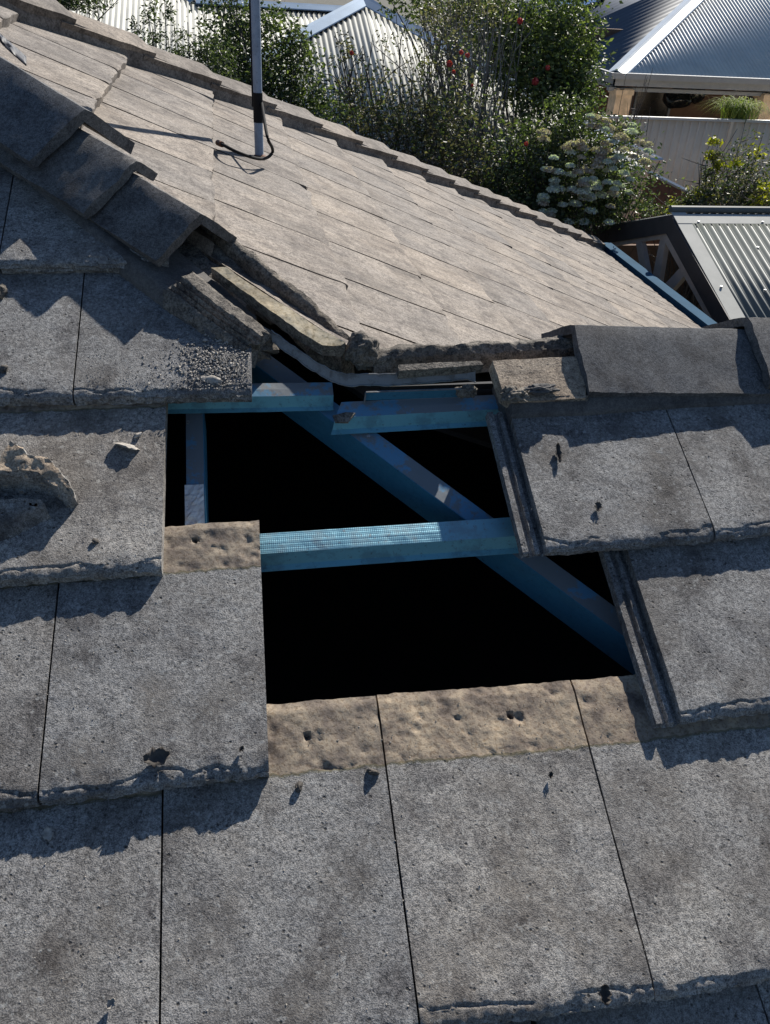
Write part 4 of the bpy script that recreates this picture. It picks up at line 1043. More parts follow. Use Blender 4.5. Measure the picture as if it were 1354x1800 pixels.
# --- white corrugated roof behind the shrubs
tn = math.radians(22); nN = np.array([0, -math.sin(tn), math.cos(tn)]); up22 = (0, math.cos(tn), math.sin(tn))
ap1 = on_ax(640, 2, 1, 13.0); k1 = nN @ ap1
nb1 = empty('neighbour_house', (3.0, 13, GROUND_Z), 'neighbouring house whose pale corrugated roof peaks behind the twiggy shrub', 'house')
def yline(x, n, k, Y): return [q for q in [0]]
def onN(px, kk): return on_plane(px[0], px[1], nN, kk)
low = lambda X, kk, Y: np.array([X, Y, (kk + nN[1] * -Y) / nN[2]]) if False else np.array([X, Y, (kk - nN[1] * Y) / nN[2]])
lA = onN((400, 130), k1); rA = onN((1100, 262), k1)
YE = 9.4
lE = onN((430, 114), k1); rE = onN((1090, 256), k1)
corr('roof_sheet', None, nN, k1, .0762, .010, MAT['roofsteel'], nb1, up22, polypts=[ap1, lE, low(lE[0] - .3, k1, YE), low(rE[0] + .2, k1, YE), rE])
offn = nN * .03
def capstrip(name, p, q, w, mat, parent, th=.02, up=(0, 0, 1), lift=.02):
    p = np.array(p); q = np.array(q); m_ = MB(); d = (q - p) / np.linalg.norm(q - p)
    m_.sweep([p + np.array(up) * lift, q + np.array(up) * lift], [(-w, -.03), (-w * .96, -.018), (-w * .25, .035), (0, .055), (w * .25, .035), (w * .96, -.018), (w, -.03), (w * .9, -.035), (0, .03), (-w * .9, -.035)], up); return m_.build(name, mat, parent)
capstrip('ridge_flashing', ap1 + np.array([0, .02, .0]), lE, .17, MAT['roofflash'], nb1)
capstrip('ridge_flashing', ap1, rE, .15, MAT['roofflash'], nb1)
# back faces, walls
m_ = MB(); b1_ = ap1 + np.array([0, 5, -2.0]); m_.prism([ap1, lE, lE + np.array([-.5, 5, -1.4]), b1_], (0, 0, -.03)); m_.prism([ap1, rE, rE + np.array([1.0, 5, -1.2]), b1_], (0, 0, -.03)); m_.build('back_roof', MAT['greysteel'], nb1)
zE = low(0, k1, YE)[2]
m_ = MB(); m_.box((lE[0] - .1, YE + .35, GROUND_Z), (rE[0] - lE[0], 0, 0), (0, .15, 0), (0, 0, zE - GROUND_Z)); m_.build('wall', MAT['wall_render'], nb1)
# rear wing to the left
p2 = on_ax(450, 12, 1, 15.2); k2 = nN @ p2
nb2 = empty('neighbour_house', (-1.5, 15, GROUND_Z), 'far left pale corrugated roof with a blue ridge flashing seen behind the pole', 'house')
tl = [onN(p, k2) for p in ((60, -70), (285, -45), (345, 4), (620, 20))]
corr('roof_sheet', None, nN, k2, .0762 * 1.1, .011, MAT['roofsteel'], nb2, up22, polypts=tl + [low(tl[3][0] + .3, k2, 10.6), low(tl[0][0] - 1, k2, 10.6)])
capstrip('ridge_flashing', tl[2], tl[3], .16, MAT['roofflash'], nb2); capstrip('ridge_flashing', tl[1], tl[2], .12, MAT['roofflash'], nb2)
m_ = MB(); m_.box((tl[0][0] - 1, 10.9, GROUND_Z), (tl[3][0] - tl[0][0] + 1.2, 0, 0), (0, .15, 0), (0, 0, low(0, k2, 10.9)[2] - GROUND_Z - .05)); m_.build('wall', MAT['wall_render'], nb2)
m_ = MB(); m_.prism([tl[1], tl[2], tl[2] + np.array([0, 4, -1.6]), tl[1] + np.array([0, 4, -1.6])], (0, 0, -.03)); m_.prism([tl[2], tl[3], tl[3] + np.array([0, 4, -1.6]), tl[2] + np.array([0, 4, -1.6])], (0, 0, -.03)); m_.build('back_roof', MAT['greysteel'], nb2)
# roof vents behind the right edge of the pale roof
vp_ = onN((822, 84), k1) + np.array([0, .15, .05])
vt_o = empty('roof_vent', tuple(vp_), 'small white domed roof vent poking above the right slope of the pale roof', 'roof vent')
m_ = MB(); m_.tube([vp_ - [0, 0, .2], vp_ + [0, 0, .10]], .10, 0, 16); m_.build('neck', MAT['paleflash'], vt_o, True)
lump('dome', vp_ + np.array([0, 0, .11]), .17, 1.0, MAT['whitecap'], .02, 3, (1.2, 1, .5), 1, vt_o)

# --- right-hand house with the verandah
YH = 17.5; K_ = on_ax(1083, 128, 1, YH); th24 = math.radians(24)
nR = np.array([0, -math.sin(th24), math.cos(th24)]); kR = nR @ K_; nLf = np.array([-math.sin(th24), 0, math.cos(th24)]); kL = nLf @ K_
rh = empty('verandah_house', (float(K_[0]) + 4, YH + 3, GROUND_Z), 'house at top right with a silver corrugated hip roof over a dark cream pillared verandah', 'house')
hipd = np.array([1, 1, math.tan(th24)]); topP = K_ + hipd * 5
corr('roof_sheet', None, nR, kR, .0762 * 1.25, .012, MAT['silversteel'], rh, (0, math.cos(th24), math.sin(th24)), polypts=[K_, topP, topP + np.array([9, 0, 0]), K_ + np.array([15, 0, 0])], sub=7)
corr('side_roof_sheet', None, nLf, kL, .30, .003, MAT['greysteel'], rh, (math.cos(th24), 0, math.sin(th24)), polypts=[K_, topP, topP + np.array([0, 6, 0]), K_ + np.array([0, 12, 0])], sub=8, shape='sine')
m_ = MB(); m_.sweep([K_ + np.array([0, 0, .02]), topP + np.array([0, 0, .02])], [(-.22, -.08), (-.2, -.03), (-.04, .03), (0, .06), (.04, .03), (.20, -.04), (.22, -.07), (0, .02)], (0, 0, 1)); m_.build('hip_flashing', MAT['paleflash'], rh)
m_ = MB(); m_.box(K_ + [-.06, -.12, -.10], (15, 0, 0), (0, .13, 0), (0, 0, .11)); m_.box(K_ + [-.13, -.12, -.10], (.07, 0, 0), (0, 12, 0), (0, 0, .11)); m_.build('gutter', MAT['soffit'], rh)
m_ = MB(); m_.box(K_ + [0, .02, -.24], (15, 0, 0), (0, .03, 0), (0, 0, .13)); m_.box(K_ + [0, .06, -.24], (15, 0, 0), (0, .5, 0), (0, 0, .02)); m_.box(K_ + [0, .2, -.36], (15, 0, 0), (0, .12, 0), (0, 0, .07)); m_.box(K_ + [0, .02, -.24], (.03, 0, 0), (0, 11, 0), (0, 0, .13)); m_.box(K_ + [.2, .1, -.36], (.1, 0, 0), (0, 10, 0), (0, 0, .07)); m_.build('fascia', MAT['soffit'], rh)
for cx in (K_[0] + .15, on_ax(1346, 180, 1, YH)[0]):
    m_ = MB(); m_.box((cx, YH + .1, GROUND_Z), (.36, 0, 0), (0, .36, 0), (0, 0, K_[2] - .30 - GROUND_Z)); m_.box((cx - .03, YH + .07, K_[2] - .42), (.42, 0, 0), (0, .42, 0), (0, 0, .10)); m_.build('column', MAT['cream'], rh)
m_ = MB(); m_.box((K_[0] + .5, YH + 3.0, GROUND_Z), (14, 0, 0), (0, .15, 0), (0, 0, K_[2] + .6 - GROUND_Z)); m_.box((K_[0] + .4, YH + 3.0, GROUND_Z), (.15, 0, 0), (0, 8, 0), (0, 0, K_[2] + .6 - GROUND_Z)); m_.build('wall', MAT['verandah_wall'], rh)
for wx_ in (on_ax(1120, 180, 1, YH + 2.9)[0], on_ax(1290, 180, 1, YH + 2.9)[0]):
    m_ = MB(); m_.box((wx_, YH + 2.96, K_[2] - 2.2), (.9, 0, 0), (0, .03, 0), (0, 0, 1.7)); win_ = m_.build('window', MAT['glassdark'], rh)
    m_ = MB()
    for (ox, sx_, oz, sz_) in ((-.05, .05, 0, 1.7), (.9, .05, 0, 1.7), (-.05, 1.0, 1.7, .06), (-.05, 1.0, -.06, .06)): m_.box((wx_ + ox, YH + 2.93, K_[2] - 2.2 + oz), (sx_, 0, 0), (0, .04, 0), (0, 0, sz_))
    m_.build('frame', MAT['soffit'], win_)
m_ = MB(); m_.box((K_[0] + .1, YH, GROUND_Z + .3), (14, 0, 0), (0, 3, 0), (0, 0, .1)); m_.build('verandah_floor', MAT['verandah_wall'], rh)
pl_ = [on_plane(x, y, nLf, kL + .08) for x, y in ((985, -25), (1085, -25), (1052, 4), (1018, 16), (985, 12))]
m_ = MB(); m_.prism(pl_, nLf * .04); o = m_.build('solar_panel', plain('panel_sky_reflection', (.05, .13, .34), .2, .2, nscale=3)); tag(o, 'sliver of bright blue solar panel at the very top on the dark side roof', 'solar panel')  # panel blue imitates the sky's reflection in its base colour
for q, (x, y, rr) in enumerate(((1190, 172, .30), (1222, 165, .22))):
    c_ = on_ax(x, y, 1, YH + 1.6); o = lump('hanging_basket', c_, rr, q * 3 + 1.3, MAT['glassdark'], .3, 3, (1, 1, .8)); m_ = MB(); 
    tag(o, ('larger dark hanging basket in the verandah shade, left one', 'smaller dark hanging basket in the verandah shade, right one')[q], 'hanging basket')
    m_.tube([c_ + [0, 0, rr * .5], (c_[0], c_[1], K_[2] - .2)], .01, 0, 5); m_.build('cord', MAT['black'], o)

# --- beige steel fence
fy = 15.5; fa = on_ax(1058, 209, 1, fy); fb_ = on_ax(1354, 214, 1, fy); fz = (fa[2] + fb_[2]) / 2
fence = empty('fence', (float(fa[0]) + 3, fy, GROUND_Z), 'long beige ribbed steel fence with a pale top rail in front of the verandah', 'fence')
corr('fence_panel', None, (0, -1, 0), -fy, .16, .024, MAT['fence'], fence, (0, 0, 1), polypts=[np.array([fa[0] - 1.5, fy, fz]), np.array([fa[0] + 9, fy, fz]), np.array([fa[0] + 9, fy, GROUND_Z]), np.array([fa[0] - 1.5, fy, GROUND_Z])], sub=12, shape='rib')
m_ = MB(); m_.box((fa[0] - 1.5, fy - .04, fz), (10.5, 0, 0), (0, .08, 0), (0, 0, .045)); m_.build('top_rail', MAT['fencetop'], fence)
for q in range(5):
    xx = on_ax(1283, 215, 1, fy)[0] + (q - 2) * 2.35
    m_ = MB(); m_.box((xx, fy - .05, GROUND_Z), (.06, 0, 0), (0, .09, 0), (0, 0, fz - GROUND_Z)); m_.build('post', MAT['fence'], fence)
# --- small glazed lean-to and terracotta wall
ly = 11.5
lt = empty('lean_to', tuple(on_ax(1125, 300, 1, ly)), 'small white framed glass lean-to roof corner poking out right of the flowering shrub', 'lean-to')
def P11(x, y, Y=ly): return on_ax(x, y, 1, Y)
q0, q1, q2, q3 = P11(1092, 250, 12.6), P11(1163, 284), P11(1120, 284), P11(1080, 262, 12.4)
m_ = MB(); m_.prism([q0, q1, q2, q3], (0, 0, -.02)); m_.build('glass', MAT['fence'], lt)
m_ = MB()
for a, b_ in ((q0, q1), (q1, q2), (q2, q3)): m_.tube([a + [0, 0, .02], b_ + [0, 0, .02]], .035, 0, 6)
m_.build('frame', MAT['paleflash'], lt)
m_ = MB(); w0 = P11(1112, 292); w1 = P11(1150, 292); m_.box((w0[0] - .5, ly + .05, GROUND_Z), (w1[0] - w0[0] + .5, 0, 0), (0, .9, 0), (0, 0, w0[2] - GROUND_Z)); m_.build('wall', MAT['fence'], lt)
tw = empty('brick_wall', tuple(P11(1180, 340, 10.5)), 'low terracotta wall with a pale sloping rail beside the beige fence', 'wall')
a_ = P11(1140, 305, 11.2); b_ = P11(1230, 350, 10.0); m_ = MB(); m_.prism([a_, b_, (b_[0], b_[1], GROUND_Z), (a_[0], a_[1], GROUND_Z)], (.1, .1, 0)); m_.build('brickwork', MAT['brickred'], tw)
m_ = MB(); m_.tube([a_ + [0, 0, .02], b_ + [0, 0, .02]], .03, 0, 6); m_.build('rail', MAT['paleflash'], tw)

# --- pergola beside the gutter
PX = 4.0
pg = empty('pergola', (PX + 1.5, 6.3, GROUND_Z), 'pergola beside the blue gutter with a charcoal gable, pale truss and striped corrugated roof', 'pergola')
def gpoly(name, pxs, x, th, mat): return flash(name, pxs, 0, x, th, mat, pg)
apx = on_ax(1181, 380, 0, PX); nea = on_ax(1287, 572, 0, PX); dsl = nea - apx; dsl /= np.linalg.norm(dsl); fea = on_ax(1020, 406, 0, PX)
gpoly('barge_board', [(1181, 378), (1183, 392), (1170, 410), (1054, 429), (1030, 430), (1018, 408)], PX - .03, .03, MAT['char'])
gpoly('barge_board', [(1181, 378), (1186, 392), (1288, 572), (1330, 652), (1300, 652), (1259, 573), (1170, 409)], PX - .034, .03, MAT['char'])
gpoly('truss_chord', [(1171, 408), (1169, 419), (1126, 425), (1064, 435), (1030, 440), (1050, 428)], PX + .004, .04, MAT['timber'])
gpoly('truss_chord', [(1170, 408), (1259, 571), (1290, 630), (1284, 632), (1251, 573), (1167, 422)], PX + .002, .045, MAT['timber'])
gpoly('truss_web', [(1117.6, 424), (1127.5, 423), (1150, 540), (1135, 540)], PX + .006, .045, MAT['timber'])
gpoly('truss_web', [(1161, 417), (1171, 419), (1148, 560), (1134, 550)], PX + .010, .045, MAT['timber'])
gpoly('truss_web', [(1196, 470), (1206, 482), (1150, 545), (1138, 532)], PX + .008, .045, MAT['timber'])
slopeN = np.array([0, dsl[2], -dsl[1]]); slopeN /= np.linalg.norm(slopeN); slopeN = slopeN if slopeN[2] > 0 else -slopeN
kS = slopeN @ apx; far_d = fea - apx; far_d /= np.linalg.norm(far_d); fn = np.array([0, far_d[2], -far_d[1]]); fn = fn if fn[2] > 0 else -fn
r0_ = apx + np.array([.05, 0, 0]); r1__ = apx + np.array([5.5, 0, 0]); nl_ = 2.2
corr('roof_sheet', None, slopeN, kS + .02, .0762, .0135, MAT['corr_green'], pg, -dsl, polypts=[r0_ + slopeN * .02, r1__ + slopeN * .02, r1__ + dsl * nl_ + slopeN * .02, r0_ + dsl * nl_ + slopeN * .02], sub=10)
corr('roof_sheet', None, fn, fn @ apx + .02, .0762, .0135, MAT['corr_green'], pg, -far_d, polypts=[r0_ + fn * .02, r1__ + fn * .02, r1__ + far_d * 1.9 + fn * .02, r0_ + far_d * 1.9 + fn * .02], sub=6)
m_ = MB(); lft = slopeN * .036
m_.box(apx + lft + [-.02, 0, 0], (.135, 0, 0), dsl * nl_, slopeN * .004); m_.build('barge_flashing', MAT['whitecap'], pg)
m_ = MB(); m_.box(apx + lft * 1.12 + [-.02, 0, 0] + dsl * .03, (5.5, 0, 0), dsl * .13, slopeN * .003); m_.build('ridge_flashing', MAT['whitecap'], pg)
m_ = MB(); m_.tube([apx + [-.02, .02, .055], apx + [5.5, .02, .055]], .032, 0, 10); m_.build('ridge_roll', MAT['corr_green'], pg, True)
m_ = MB()
for xx in (.18, .8, 1.45, 2.1, 2.8): m_.tube([apx + lft + [xx, 0, 0] + dsl * .15, apx + lft + [xx, 0, .02] + dsl * .15], .011, 0, 6)
for (xx, b_) in ((.05, 1.0), (.42, 1.05), (.6, .5)): m_.tube([apx + lft + [xx, 0, 0] + dsl * b_, apx + lft + [xx, 0, .018] + dsl * b_], .011, 0, 6)
m_.build('roof_screws', MAT['galv'], pg)
for (xx, yy) in ((.15, apx[1] - 1.7), (.15, apx[1] + 1.7), (4.8, apx[1] - 1.7), (4.8, apx[1] + 1.7)):
    m_ = MB(); m_.box((PX + xx, yy, GROUND_Z), (.1, 0, 0), (0, .1, 0), (0, 0, nea[2] - .15 - GROUND_Z)); m_.build('post', MAT['timber'], pg)
o = MB(); df = on_ax(1200, 500, 0, 6.4); o.box((4.4, 9.6, GROUND_Z), (5, 0, 0), (0, .06, 0), (0, 0, 1.7)); 
o = o.build('timber_fence', MAT['verandah_wall']); tag(o, 'dark brown timber fence seen through the pergola truss', 'fence')

# ================================================================== planting
def leaves(blobs, n, size, seed, aspect=.5, upright=0.0, shell=.0, droop=0):
    """blobs: (px x, px y, px rx, px ry, Y, depth radius, weight); returns vertices of folded leaves"""
    r = np.random.RandomState(seed); Vs = []; tot = sum(b[6] for b in blobs)
    cs = []
    for (x, y, rx, ry, Y, dy, w) in blobs:
        m_ = int(n * w / tot); c_ = on_ax(x, y, 1, Y); sc = Y * 1.0 / FPX / 0.80
        ncl = max(4, m_ // 26); d = r.randn(ncl, 3); d /= np.linalg.norm(d, axis=1)[:, None]; rad = (r.rand(ncl) ** (1 / 3 if shell == 0 else shell))[:, None]
        cc = c_ + d * rad * np.array([rx * sc, dy, ry * sc]); idx = r.randint(0, ncl, m_)
        cl = min(rx, ry) * sc * .22 + .02
        cs.append(cc[idx] + r.randn(m_, 3) * cl * np.array([1, 1, .9]))
    C_ = np.concatenate(cs); N = len(C_)
    ax = r.randn(N, 3); ax[:, 2] = ax[:, 2] * .6 + upright - droop; ax /= np.linalg.norm(ax, axis=1)[:, None]
    sd_ = np.cross(ax, r.randn(N, 3)); sd_ /= np.linalg.norm(sd_, axis=1)[:, None]; nn = np.cross(ax, sd_)
    s_ = size * (.6 + .8 * r.rand(N))[:, None]; w = s_ * aspect
    base = C_ - ax * s_ * .5; tip = C_ + ax * s_ * .5 - nn * s_ * .12; l_ = C_ - sd_ * w * .5 + nn * w * .25; r_ = C_ + sd_ * w * .5 + nn * w * .25
    V = np.stack([base, r_, tip, l_], 1).reshape(-1, 3); return V
def fast_mesh(name, V, mat, parent, nper=4):
    me = bpy.data.meshes.new(name); n = len(V) // 4; pl = np.array(parent.location) if parent else 0
    me.vertices.add(len(V)); me.vertices.foreach_set('co', (V - pl).ravel().astype(np.float32))
    # two triangles folded along the midrib
    F = np.array([[0, 1, 2], [0, 2, 3]]); idx = (np.arange(n)[:, None, None] * 4 + F[None]).reshape(-1)
    me.loops.add(len(idx)); me.loops.foreach_set('vertex_index', idx.astype(np.int32)); me.polygons.add(len(idx) // 3)
    me.polygons.foreach_set('loop_start', np.arange(0, len(idx), 3, dtype=np.int32)); me.polygons.foreach_set('loop_total', np.full(len(idx) // 3, 3, dtype=np.int32))
    me.materials.append(mat); me.update(); me.validate(); o = bpy.data.objects.new(name, me); return link(o, parent)
def twigs(name, root, targets, seed, mat, parent, r0=.03, wob=.08, nseg=9, side=2):
    r = np.random.RandomState(seed); m_ = MB()
    for tg_ in targets:
        tg_ = np.array(tg_); p0 = np.array(root) + r.randn(3) * [.12, .12, 0]; P = []
        mid = (p0 + tg_) / 2 + r.randn(3) * wob * 3 + [0, 0, .2]
        for i_ in range(nseg + 1):
            t = i_ / nseg; P.append((1 - t) ** 2 * p0 + 2 * t * (1 - t) * mid + t * t * tg_ + r.randn(3) * wob * .35 * min(1, t * 3))
        m_.tube(P, [r0 * (1 - .9 * i_ / nseg) + .002 for i_ in range(nseg + 1)], 0, 5)
        for _ in range(side):
            k = r.randint(nseg // 2, nseg); q = P[k] + (P[-1] - P[k]) * .6 + r.randn(3) * wob * 2.2; mm = (P[k] + q) / 2 + r.randn(3) * wob * .4
            m_.tube([P[k], mm, q], [.007, .005, .002], 0, 4)
    return m_.build(name, mat, parent)
def shrub(name, label, cat, blobs, n, size, seed, leafm, barkm='bark', ntw=26, r0=.02, group=None, trunk_px=None, extra=None, aspect=.5, wob=.08, second=None, upright=0.0):
    Y = np.mean([b[4] for b in blobs]); cx = trunk_px or np.mean([b[0] for b in blobs]); gx = on_ax(cx, 200, 1, Y)[0]
    root = empty(name, (float(gx), float(Y), GROUND_Z), label, cat, group)
    V = leaves(blobs, n, size, seed, aspect, upright); k = len(V) // 4
    if second: c_ = int(k * second[1]) ; r = np.random.RandomState(seed); pm = r.permutation(k); Q = V.reshape(-1, 4, 3); fast_mesh('foliage', Q[pm[c_:]].reshape(-1, 3), MAT[leafm], root); fast_mesh('foliage', Q[pm[:c_]].reshape(-1, 3), MAT[second[0]], root)
    else: fast_mesh('foliage', V, MAT[leafm], root)
    r = np.random.RandomState(seed + 1); tg_ = []
    for _ in range(ntw):
        b = blobs[r.randint(len(blobs))]; tg_.append(on_ax(b[0] + r.randn() * b[2] * .6, b[1] + r.randn() * b[3] * .5 - b[3] * .3, 1, b[4] + r.randn() * b[5] * .5))
    twigs('branches', (gx, Y, GROUND_Z), tg_ + (extra or []), seed + 2, MAT[barkm], root, r0, wob)
    return root
B = lambda x, y, rx, ry, Y, dy=.35, w=1: (x, y, rx, ry, Y, dy, w)
px3 = lambda L_, Y: [on_ax(x, y, 1, Y) for x, y in L_]
shrub('upright_shrub', 'sparse shrub of thin upright shoots against the pale roof, left of the pole', 'shrub',
      [B(268, 45, 8, 42, 7.4, .1, .5), B(285, 90, 18, 20, 7.4, .15, .5), B(320, 95, 10, 30, 7.4, .15, .5), B(345, 105, 10, 30, 7.4, .15, .5), B(365, 100, 12, 35, 7.4, .15, .5), B(390, 120, 22, 30, 7.4, .2, 1), B(235, 55, 8, 10, 7.2, .1, .15), B(300, 60, 5, 40, 7.4, .1, .2)], 2600, .035, 301, 'leaf_dark', ntw=16, r0=.010,
      extra=px3([(268, 5), (292, 2), (310, 30), (345, 60), (330, 40)], 7.4), aspect=.35, wob=.03, upright=.5)
shrub('small_conifer', 'feathery dark green tips just above the roof edge at top left', 'shrub', [B(140, 5, 22, 14, 6.6, .15), B(165, 0, 18, 16, 6.6, .15), B(118, -8, 20, 10, 6.6, .15)], 1100, .035, 302, 'leaf_dark', ntw=10, r0=.01, aspect=.3, upright=.4)
shrub('dense_shrub', 'tall dark green shrub directly behind the pole', 'shrub',
      [B(410, 40, 40, 60, 8.2, .3, 1.4), B(440, 100, 50, 50, 8.2, .35, 1.6), B(400, 130, 40, 40, 8, .3, 1.2), B(475, 60, 25, 45, 8.3, .3, .7), B(500, 130, 45, 45, 8.2, .35, 1.3), B(535, 160, 35, 45, 8.2, .35, 1), B(455, 160, 60, 30, 8, .3, 1.2), B(525, 80, 20, 20, 8.2, .2, .4), B(560, 200, 40, 25, 8, .3, .8)],
      9500, .042, 303, 'leaf_dark', ntw=36, r0=.018, second=('leaf_green', .25))
shrub('flowering_shrub', 'twiggy dark shrub in front of the central pale roof, with small red blooms', 'shrub',
      [B(600, 65, 10, 16, 8.6, .2, .07), B(625, 90, 20, 16, 8.6, .2, .13), B(690, 70, 24, 18, 8.6, .2, .10), B(590, 110, 14, 12, 8.6, .2, .08), B(650, 160, 50, 28, 8.6, .35, .4), B(720, 130, 40, 34, 8.7, .35, .35), B(600, 190, 30, 25, 8.5, .3, .45), B(690, 205, 70, 40, 8.4, .4, 1.8), B(760, 190, 60, 50, 8.4, .4, 1.5), B(820, 225, 60, 50, 8.2, .4, 1.5), B(740, 250, 80, 35, 8.1, .4, 2.2), B(640, 215, 35, 22, 8.1, .3, .5), B(830, 280, 60, 35, 8, .4, 1.5), B(790, 100, 35, 35, 8.8, .3, .4)],
      7200, .042, 304, 'leaf_dark', ntw=60, r0=.012, second=('leaf_olive', .55), trunk_px=760, wob=.09,
      extra=px3([(690, 30), (720, 40), (745, 20), (765, 10), (800, 60), (815, 140), (860, 120), (905, 130), (930, 170), (880, 190), (850, 60), (780, 40), (760, 60), (700, 100), (655, 60), (835, 170), (895, 150), (920, 190)], 8.6))
tw_t = [on_ax(760 + q * 6.5 + (q * 37 % 11), 2 - (q * 53 % 40) + (q * 29 % 5) * 10, 1, 9.6) for q in range(26)]
shrub('bare_tree', 'leafless grey twiggy tree at top centre in front of the leafy one', 'tree', [B(830, 40, 60, 50, 9.6, .4, 1), B(780, 60, 40, 50, 9.6, .4, .8)], 1300, .04, 305, 'leaf_olive', 'greybark', ntw=34, r0=.014, extra=tw_t, wob=.06, trunk_px=845)
cam_ = shrub('leafy_tree', 'bushy glossy green tree with a few red blooms left of the dark side roof', 'tree',
      [B(890, 40, 60, 60, 10.2, .6, 1.6), B(960, 60, 60, 60, 10.2, .6, 2), B(1000, 40, 35, 50, 10.2, .5, 1.1), B(930, 120, 60, 45, 10.0, .6, 1.6), B(1000, 130, 40, 45, 10.0, .5, 1.3), B(1015, 175, 32, 30, 9.8, .4, .8), B(850, 20, 50, 30, 10.4, .5, .9), B(960, 170, 60, 30, 9.8, .5, 1.2), B(1035, 100, 15, 20, 10, .3, .3), B(790, 15, 50, 30, 11, .5, .6), B(725, 5, 40, 22, 11, .4, .5)],
      15000, .058, 306, 'leaf_green', ntw=40, r0=.035, second=('leaf_dark', .4), trunk_px=950)
vib = shrub('viburnum', 'rounded shrub covered in clusters of whitish flowers at the end of the roof edge', 'shrub',
      [B(1010, 250, 60, 45, 7.9, .4, 1.6), B(1060, 300, 70, 60, 7.8, .45, 2.2), B(990, 330, 60, 50, 7.7, .4, 1.6), B(1090, 350, 50, 35, 7.6, .4, 1), B(950, 300, 50, 55, 7.8, .4, 1.4), B(1100, 235, 14, 16, 8, .2, .2), B(1030, 380, 70, 25, 7.5, .35, 1.2), B(905, 330, 50, 40, 7.8, .4, 1.3), B(920, 270, 55, 45, 8, .4, 1.5), B(880, 345, 30, 25, 7.7, .3, .7), B(940, 375, 50, 18, 7.5, .3, .9), B(995, 200, 30, 22, 8.0, .3, .5)],
      15500, .045, 307, 'leaf_dark', ntw=40, r0=.02, second=('leaf_green', .22), trunk_px=1030)
rv = np.random.RandomState(9); spots = []
for _ in range(95):
    if rv.rand() < .62: x = 1060 + rv.randn() * 40; y = 275 + rv.randn() * 48
    else: x = 1000 + rv.randn() * 45; y = 345 + rv.randn() * 28
    x = min(max(x, 955), 1140); y = min(max(y, 205 + abs(x - 1040) * .35), 392); spots.append((x, y, 7.12 + rv.rand() * .18 + max(0, (300 - y)) * .0035))
spots += [(1095, 222, 7.9), (1105, 232, 7.9), (1110, 222, 7.95), (1090, 235, 7.9)]
for q, (x, y, Y) in enumerate(spots[:99]):
    c_ = on_ax(x, y, 1, Y); r = .036 + rv.rand() * .026; V = []
    for _ in range(170):
        d = rv.randn(3); d /= np.linalg.norm(d); d[2] = abs(d[2]) * .75; p = c_ + d * r * np.array([1.1, 1.1, .9]) * (.75 + .3 * rv.rand()); a = rv.randn(3); a /= np.linalg.norm(a); b_ = np.cross(a, d); b_ /= np.linalg.norm(b_) + 1e-6; s_ = .0105
        V += [p - a * s_, p + b_ * s_, p + a * s_, p - b_ * s_]
    fast_mesh('flower_cluster', np.array(V), MAT['leaf_tan' if (y < 300 and rv.rand() < .75) or rv.rand() < .2 else 'petal_white'], vib)
def bloom(x, y, Y, r, parent):
    c_ = on_ax(x, y, 1, Y); V = []; q = np.random.RandomState(int(x))
    for _ in range(34):
        d = q.randn(3); d /= np.linalg.norm(d); p = c_ + d * r * .6; a = np.cross(d, q.randn(3)); a /= np.linalg.norm(a); b_ = np.cross(a, d); s_ = r * .55
        V += [p - a * s_, p + b_ * s_ + d * s_ * .3, p + a * s_, p - b_ * s_ + d * s_ * .3]
    fast_mesh('flower', np.array(V), MAT['petal_red'], parent)
for x, y, r in ((914, 37, .036), (963, 119, .032), (941, 143, .046)): bloom(x, y, 9.2, r, cam_)
fs_ = [o for o in COL.objects if o.name.startswith('flowering_shrub')][0]
for x, y, r in ((790, 112, .032), (798, 126, .02), (811, 92, .024), (822, 97, .024), (618, 93, .022), (830, 150, .016)): bloom(x, y, 7.9, r, fs_)
bloom(925, 253, 7.4, .024, vib)
yl = shrub('yellow_shrub', 'wispy shrub with yellow leaf tips in front of the beige fence, far right', 'shrub',
      [B(1320, 300, 40, 50, 10, .4, 1.3), B(1290, 340, 60, 30, 9.6, .4, 1.6), B(1240, 355, 50, 18, 9.4, .3, 1), B(1345, 350, 40, 30, 9.4, .4, 1.2), B(1255, 300, 10, 40, 9.6, .1, .3), B(1200, 365, 30, 12, 9.3, .3, .5), B(1165, 372, 35, 10, 9.2, .3, .5)],
      5200, .05, 308, 'leaf_dark', ntw=60, r0=.010, second=('leaf_olive', .4), extra=px3([(1255, 245), (1230, 290), (1300, 250), (1320, 200), (1290, 230), (1340, 240)], 9.8), trunk_px=1300)
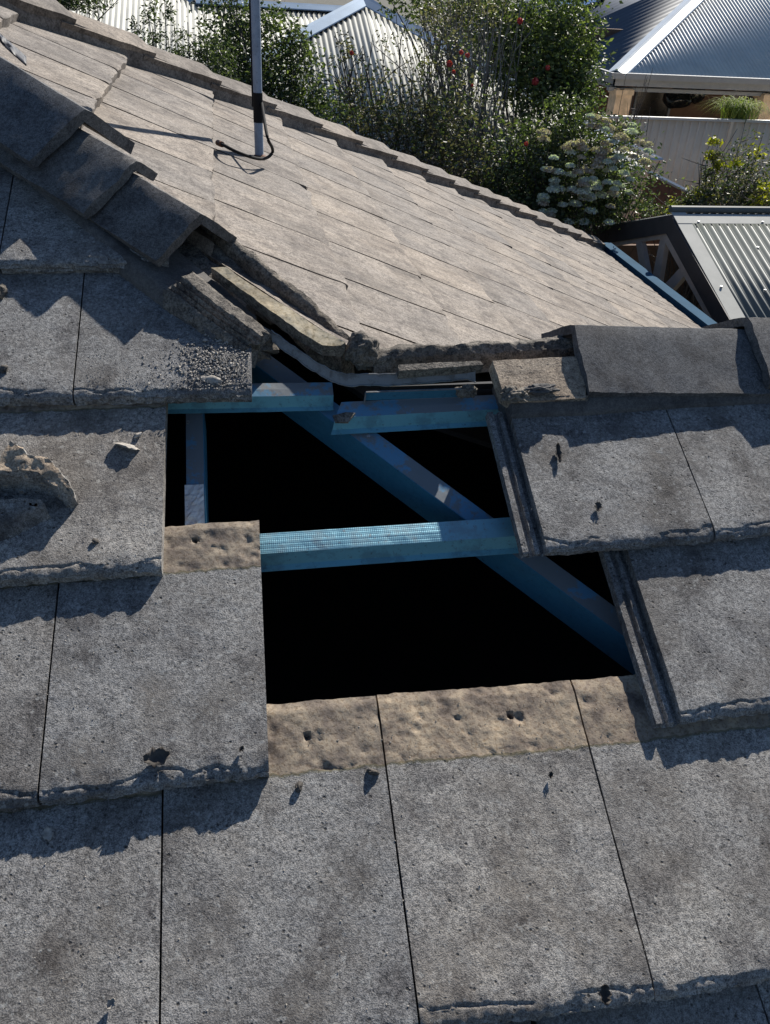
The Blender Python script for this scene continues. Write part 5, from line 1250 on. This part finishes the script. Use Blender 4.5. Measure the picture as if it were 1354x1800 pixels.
V = leaves([B(1252, 262, 6, 18, 9.6, .08, .8), B(1258, 285, 8, 18, 9.6, .08, .9), B(1290, 290, 8, 8, 9.6, .1, .3), B(1340, 330, 14, 25, 9.2, .2, .8), B(1330, 262, 12, 10, 9.8, .1, .3), B(1185, 368, 25, 8, 9.2, .2, .5), B(1250, 345, 20, 20, 9.3, .2, .5)], 520, .06, 77, .5); fast_mesh('yellow_leaves', V, MAT['leaf_yellow'], yl)
bt_ = empty('bare_shrub', (float(on_ax(1115, 300, 1, 12)[0]), 12.0, GROUND_Z), 'thin leafless twigs rising in front of the cream verandah column', 'shrub')
twigs('branches', (float(on_ax(1115, 300, 1, 12)[0]), 12.0, GROUND_Z), px3([(1100, 130), (1120, 150), (1135, 130), (1150, 118), (1128, 200), (1145, 190), (1110, 180)], 12), 44, MAT['bark'], bt_, .012, .05, side=3)
# arching grass-like plant behind the fence
c_ = on_ax(1295, 208, 1, 15.8); r = np.random.RandomState(3); gp = empty('strappy_plant', tuple(c_), 'arching pale green strappy plant rising over the fence top', 'plant'); m_ = MB()
for _ in range(340):
    th_ = r.rand() * 6.28; rr = .28 + r.rand() * .50; h_ = .52 + r.rand() * .30; P = []
    b0 = c_ + np.array([r.randn() * .12, r.randn() * .12, -.05])
    for q in range(6): t = q / 5; P.append(b0 + np.array([math.cos(th_) * rr * t ** 1.2, math.sin(th_) * rr * t ** 1.2, h_ * (1.9 * t - 1.75 * t * t)]))
    w = np.array([-math.sin(th_), math.cos(th_), 0]) * .011; k = len(m_.v); 
    for q, p in enumerate(P): m_.v += [tuple(p - w * (1 - q / 5.2)), tuple(p + w * (1 - q / 5.2))]
    for q in range(5): m_.f.append([k + 2 * q, k + 2 * q + 1, k + 2 * q + 3, k + 2 * q + 2]); m_.m.append(0)
mesh_obj('blades', m_.v, m_.f, MAT['leaf_strap'], gp)
m_ = MB(); m_.tube([c_ + [0, 0, -2.0], c_ + [0, 0, -.05]], .16, 0, 12); m_.build('trunk', MAT['bark'], gp)
